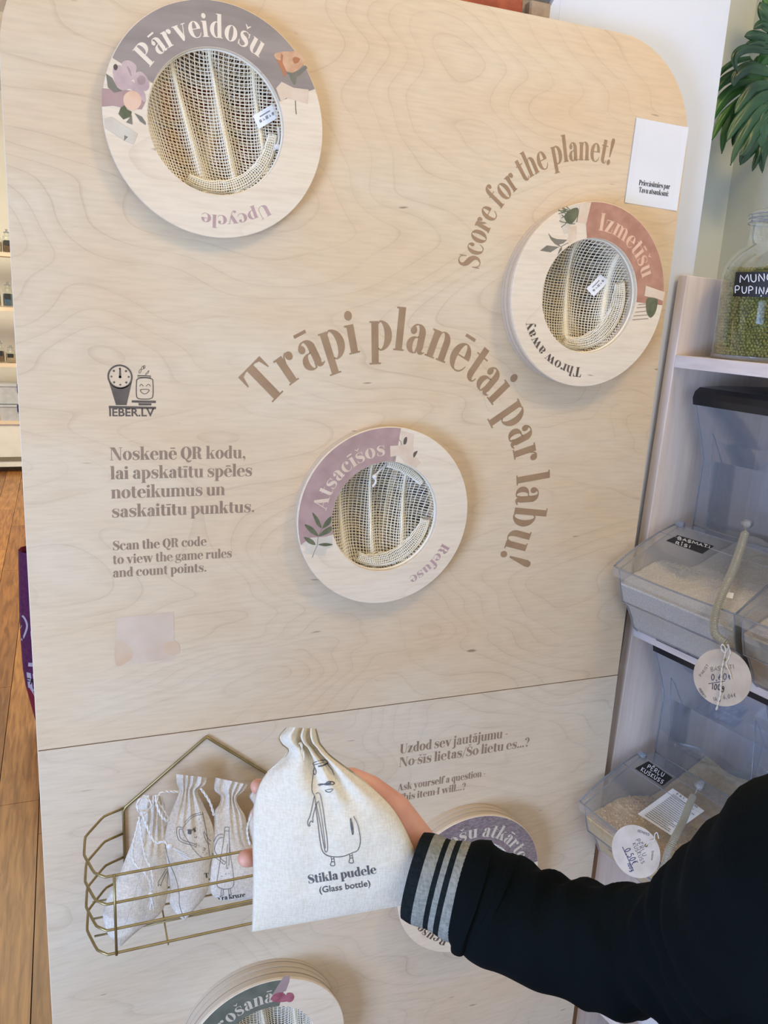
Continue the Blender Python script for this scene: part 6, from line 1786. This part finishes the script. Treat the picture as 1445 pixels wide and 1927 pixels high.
# ---------------------------------------------------------------- felt bag on the floor behind the board
B0 = on_z(69, 1380, FZ)
yb = B0.y
fb = thing('felt_bag', 'purple and crimson felt bag standing on the floor behind the left edge of the board', 'bag', (B0.x + .12, yb + .05, FZ))
rowsF = [((69, 1379), 0), ((58, 1340), 1), ((47, 1300), 2), ((42, 1270), 3), ((38, 1220), 4), ((35, 1160), 5), ((34, 1100), 6), ((33, 1042), 7)]
rg = []
Wd = 0.30
for (p, k) in rowsF:
    q = on_y(p[0], p[1], yb)
    z = max(q.z, FZ + 0.0008); x0 = q.x
    dpt = 0.11
    ring = []
    for (fx, fy) in ((0, 0.5), (0.03, .15), (.1, 0), (.9, 0), (.97, .15), (1, .5), (.97, .85), (.9, 1), (.1, 1), (.03, .85)):
        ring.append(V3((x0 + (B0.x + Wd - x0) * fx, yb + dpt * fy - .02 * 0, z)))
    rg.append(ring)
mF = MB().loft(rg[2:], caps=False); mF.build('bag_body', M['purple'], fb, smooth=True)
mL = MB().loft(rg[:3], caps=False); mL.f.append(tuple(reversed(range(10)))); mL.build('bag_base', M['crimson'], fb, smooth=True)
MB().loft([[p + V3((0, 0, 0)) for p in rg[-1]], [V3((p.x * .97 + (B0.x + .15) * .03, p.y, p.z - .02)) for p in rg[-1]]], caps=False).build('bag_rim', M['crimson'], fb)
bF = bvh_of(mF, mL)
q9 = lambda X, Y: (X / 3.108, 940 + Y / 3.108)
V, F = pjoin([pstroke([q9(*p) for p in q], w_) for q, w_ in (([(98, 655), (140, 690), (158, 740), (140, 800), (115, 850), (125, 940)], 3.6), ([(205, 750), (182, 775), (195, 860)], 2.4), ([(165, 965), (200, 968), (225, 975)], 7), ([(180, 1100), (205, 1140), (215, 1170)], 5))])
V2, F2 = pjoin([pstroke([q9(118, 744), q9(124, 746)], 6.5)])
press(bF, V, F, .001).build('printed_pattern', M['pale_print'], fb); press(bF, V2, F2, .001).build('printed_pattern', M['pale_print'], fb)
V, F = fquad([q9(134, 1005), q9(260, 1035), q9(260, 1125), q9(146, 1095)], 6); press(bF, V, F, .0012).build('printed_pattern', M['pale_print'], fb)
V, F = sans_px('ER', q9(150, 1075), q9(205, 1085), 11, .02); press(bF, V, F, .002).build('lettering', M['black_ink'], fb)

rc = on_w(1238, 1872, .02)
bl = MS.inverted() @ rc
bh_ = max(.05, bl.z - (LOWZ + .024))
bowl = thing('ceramic_bowl', 'white round bowl on the lowest shelf, its rim showing under the black sleeve', 'bowl', SP(bl.x, .06, LOWZ + .0245))
bc = SP(bl.x, .06, LOWZ + .0245)
MB().lathe([(0, 0), (.045, 0), (.072, bh_ * .6), (.080, bh_), (.082, bh_ + .002), (.078, bh_ + .002), (.068, bh_ * .6), (.04, .008), (0, .008)], bc, 48).build('bowl_body', M['white_ceramic'], bowl, smooth=True)
print('BOWL', bl, bh_)
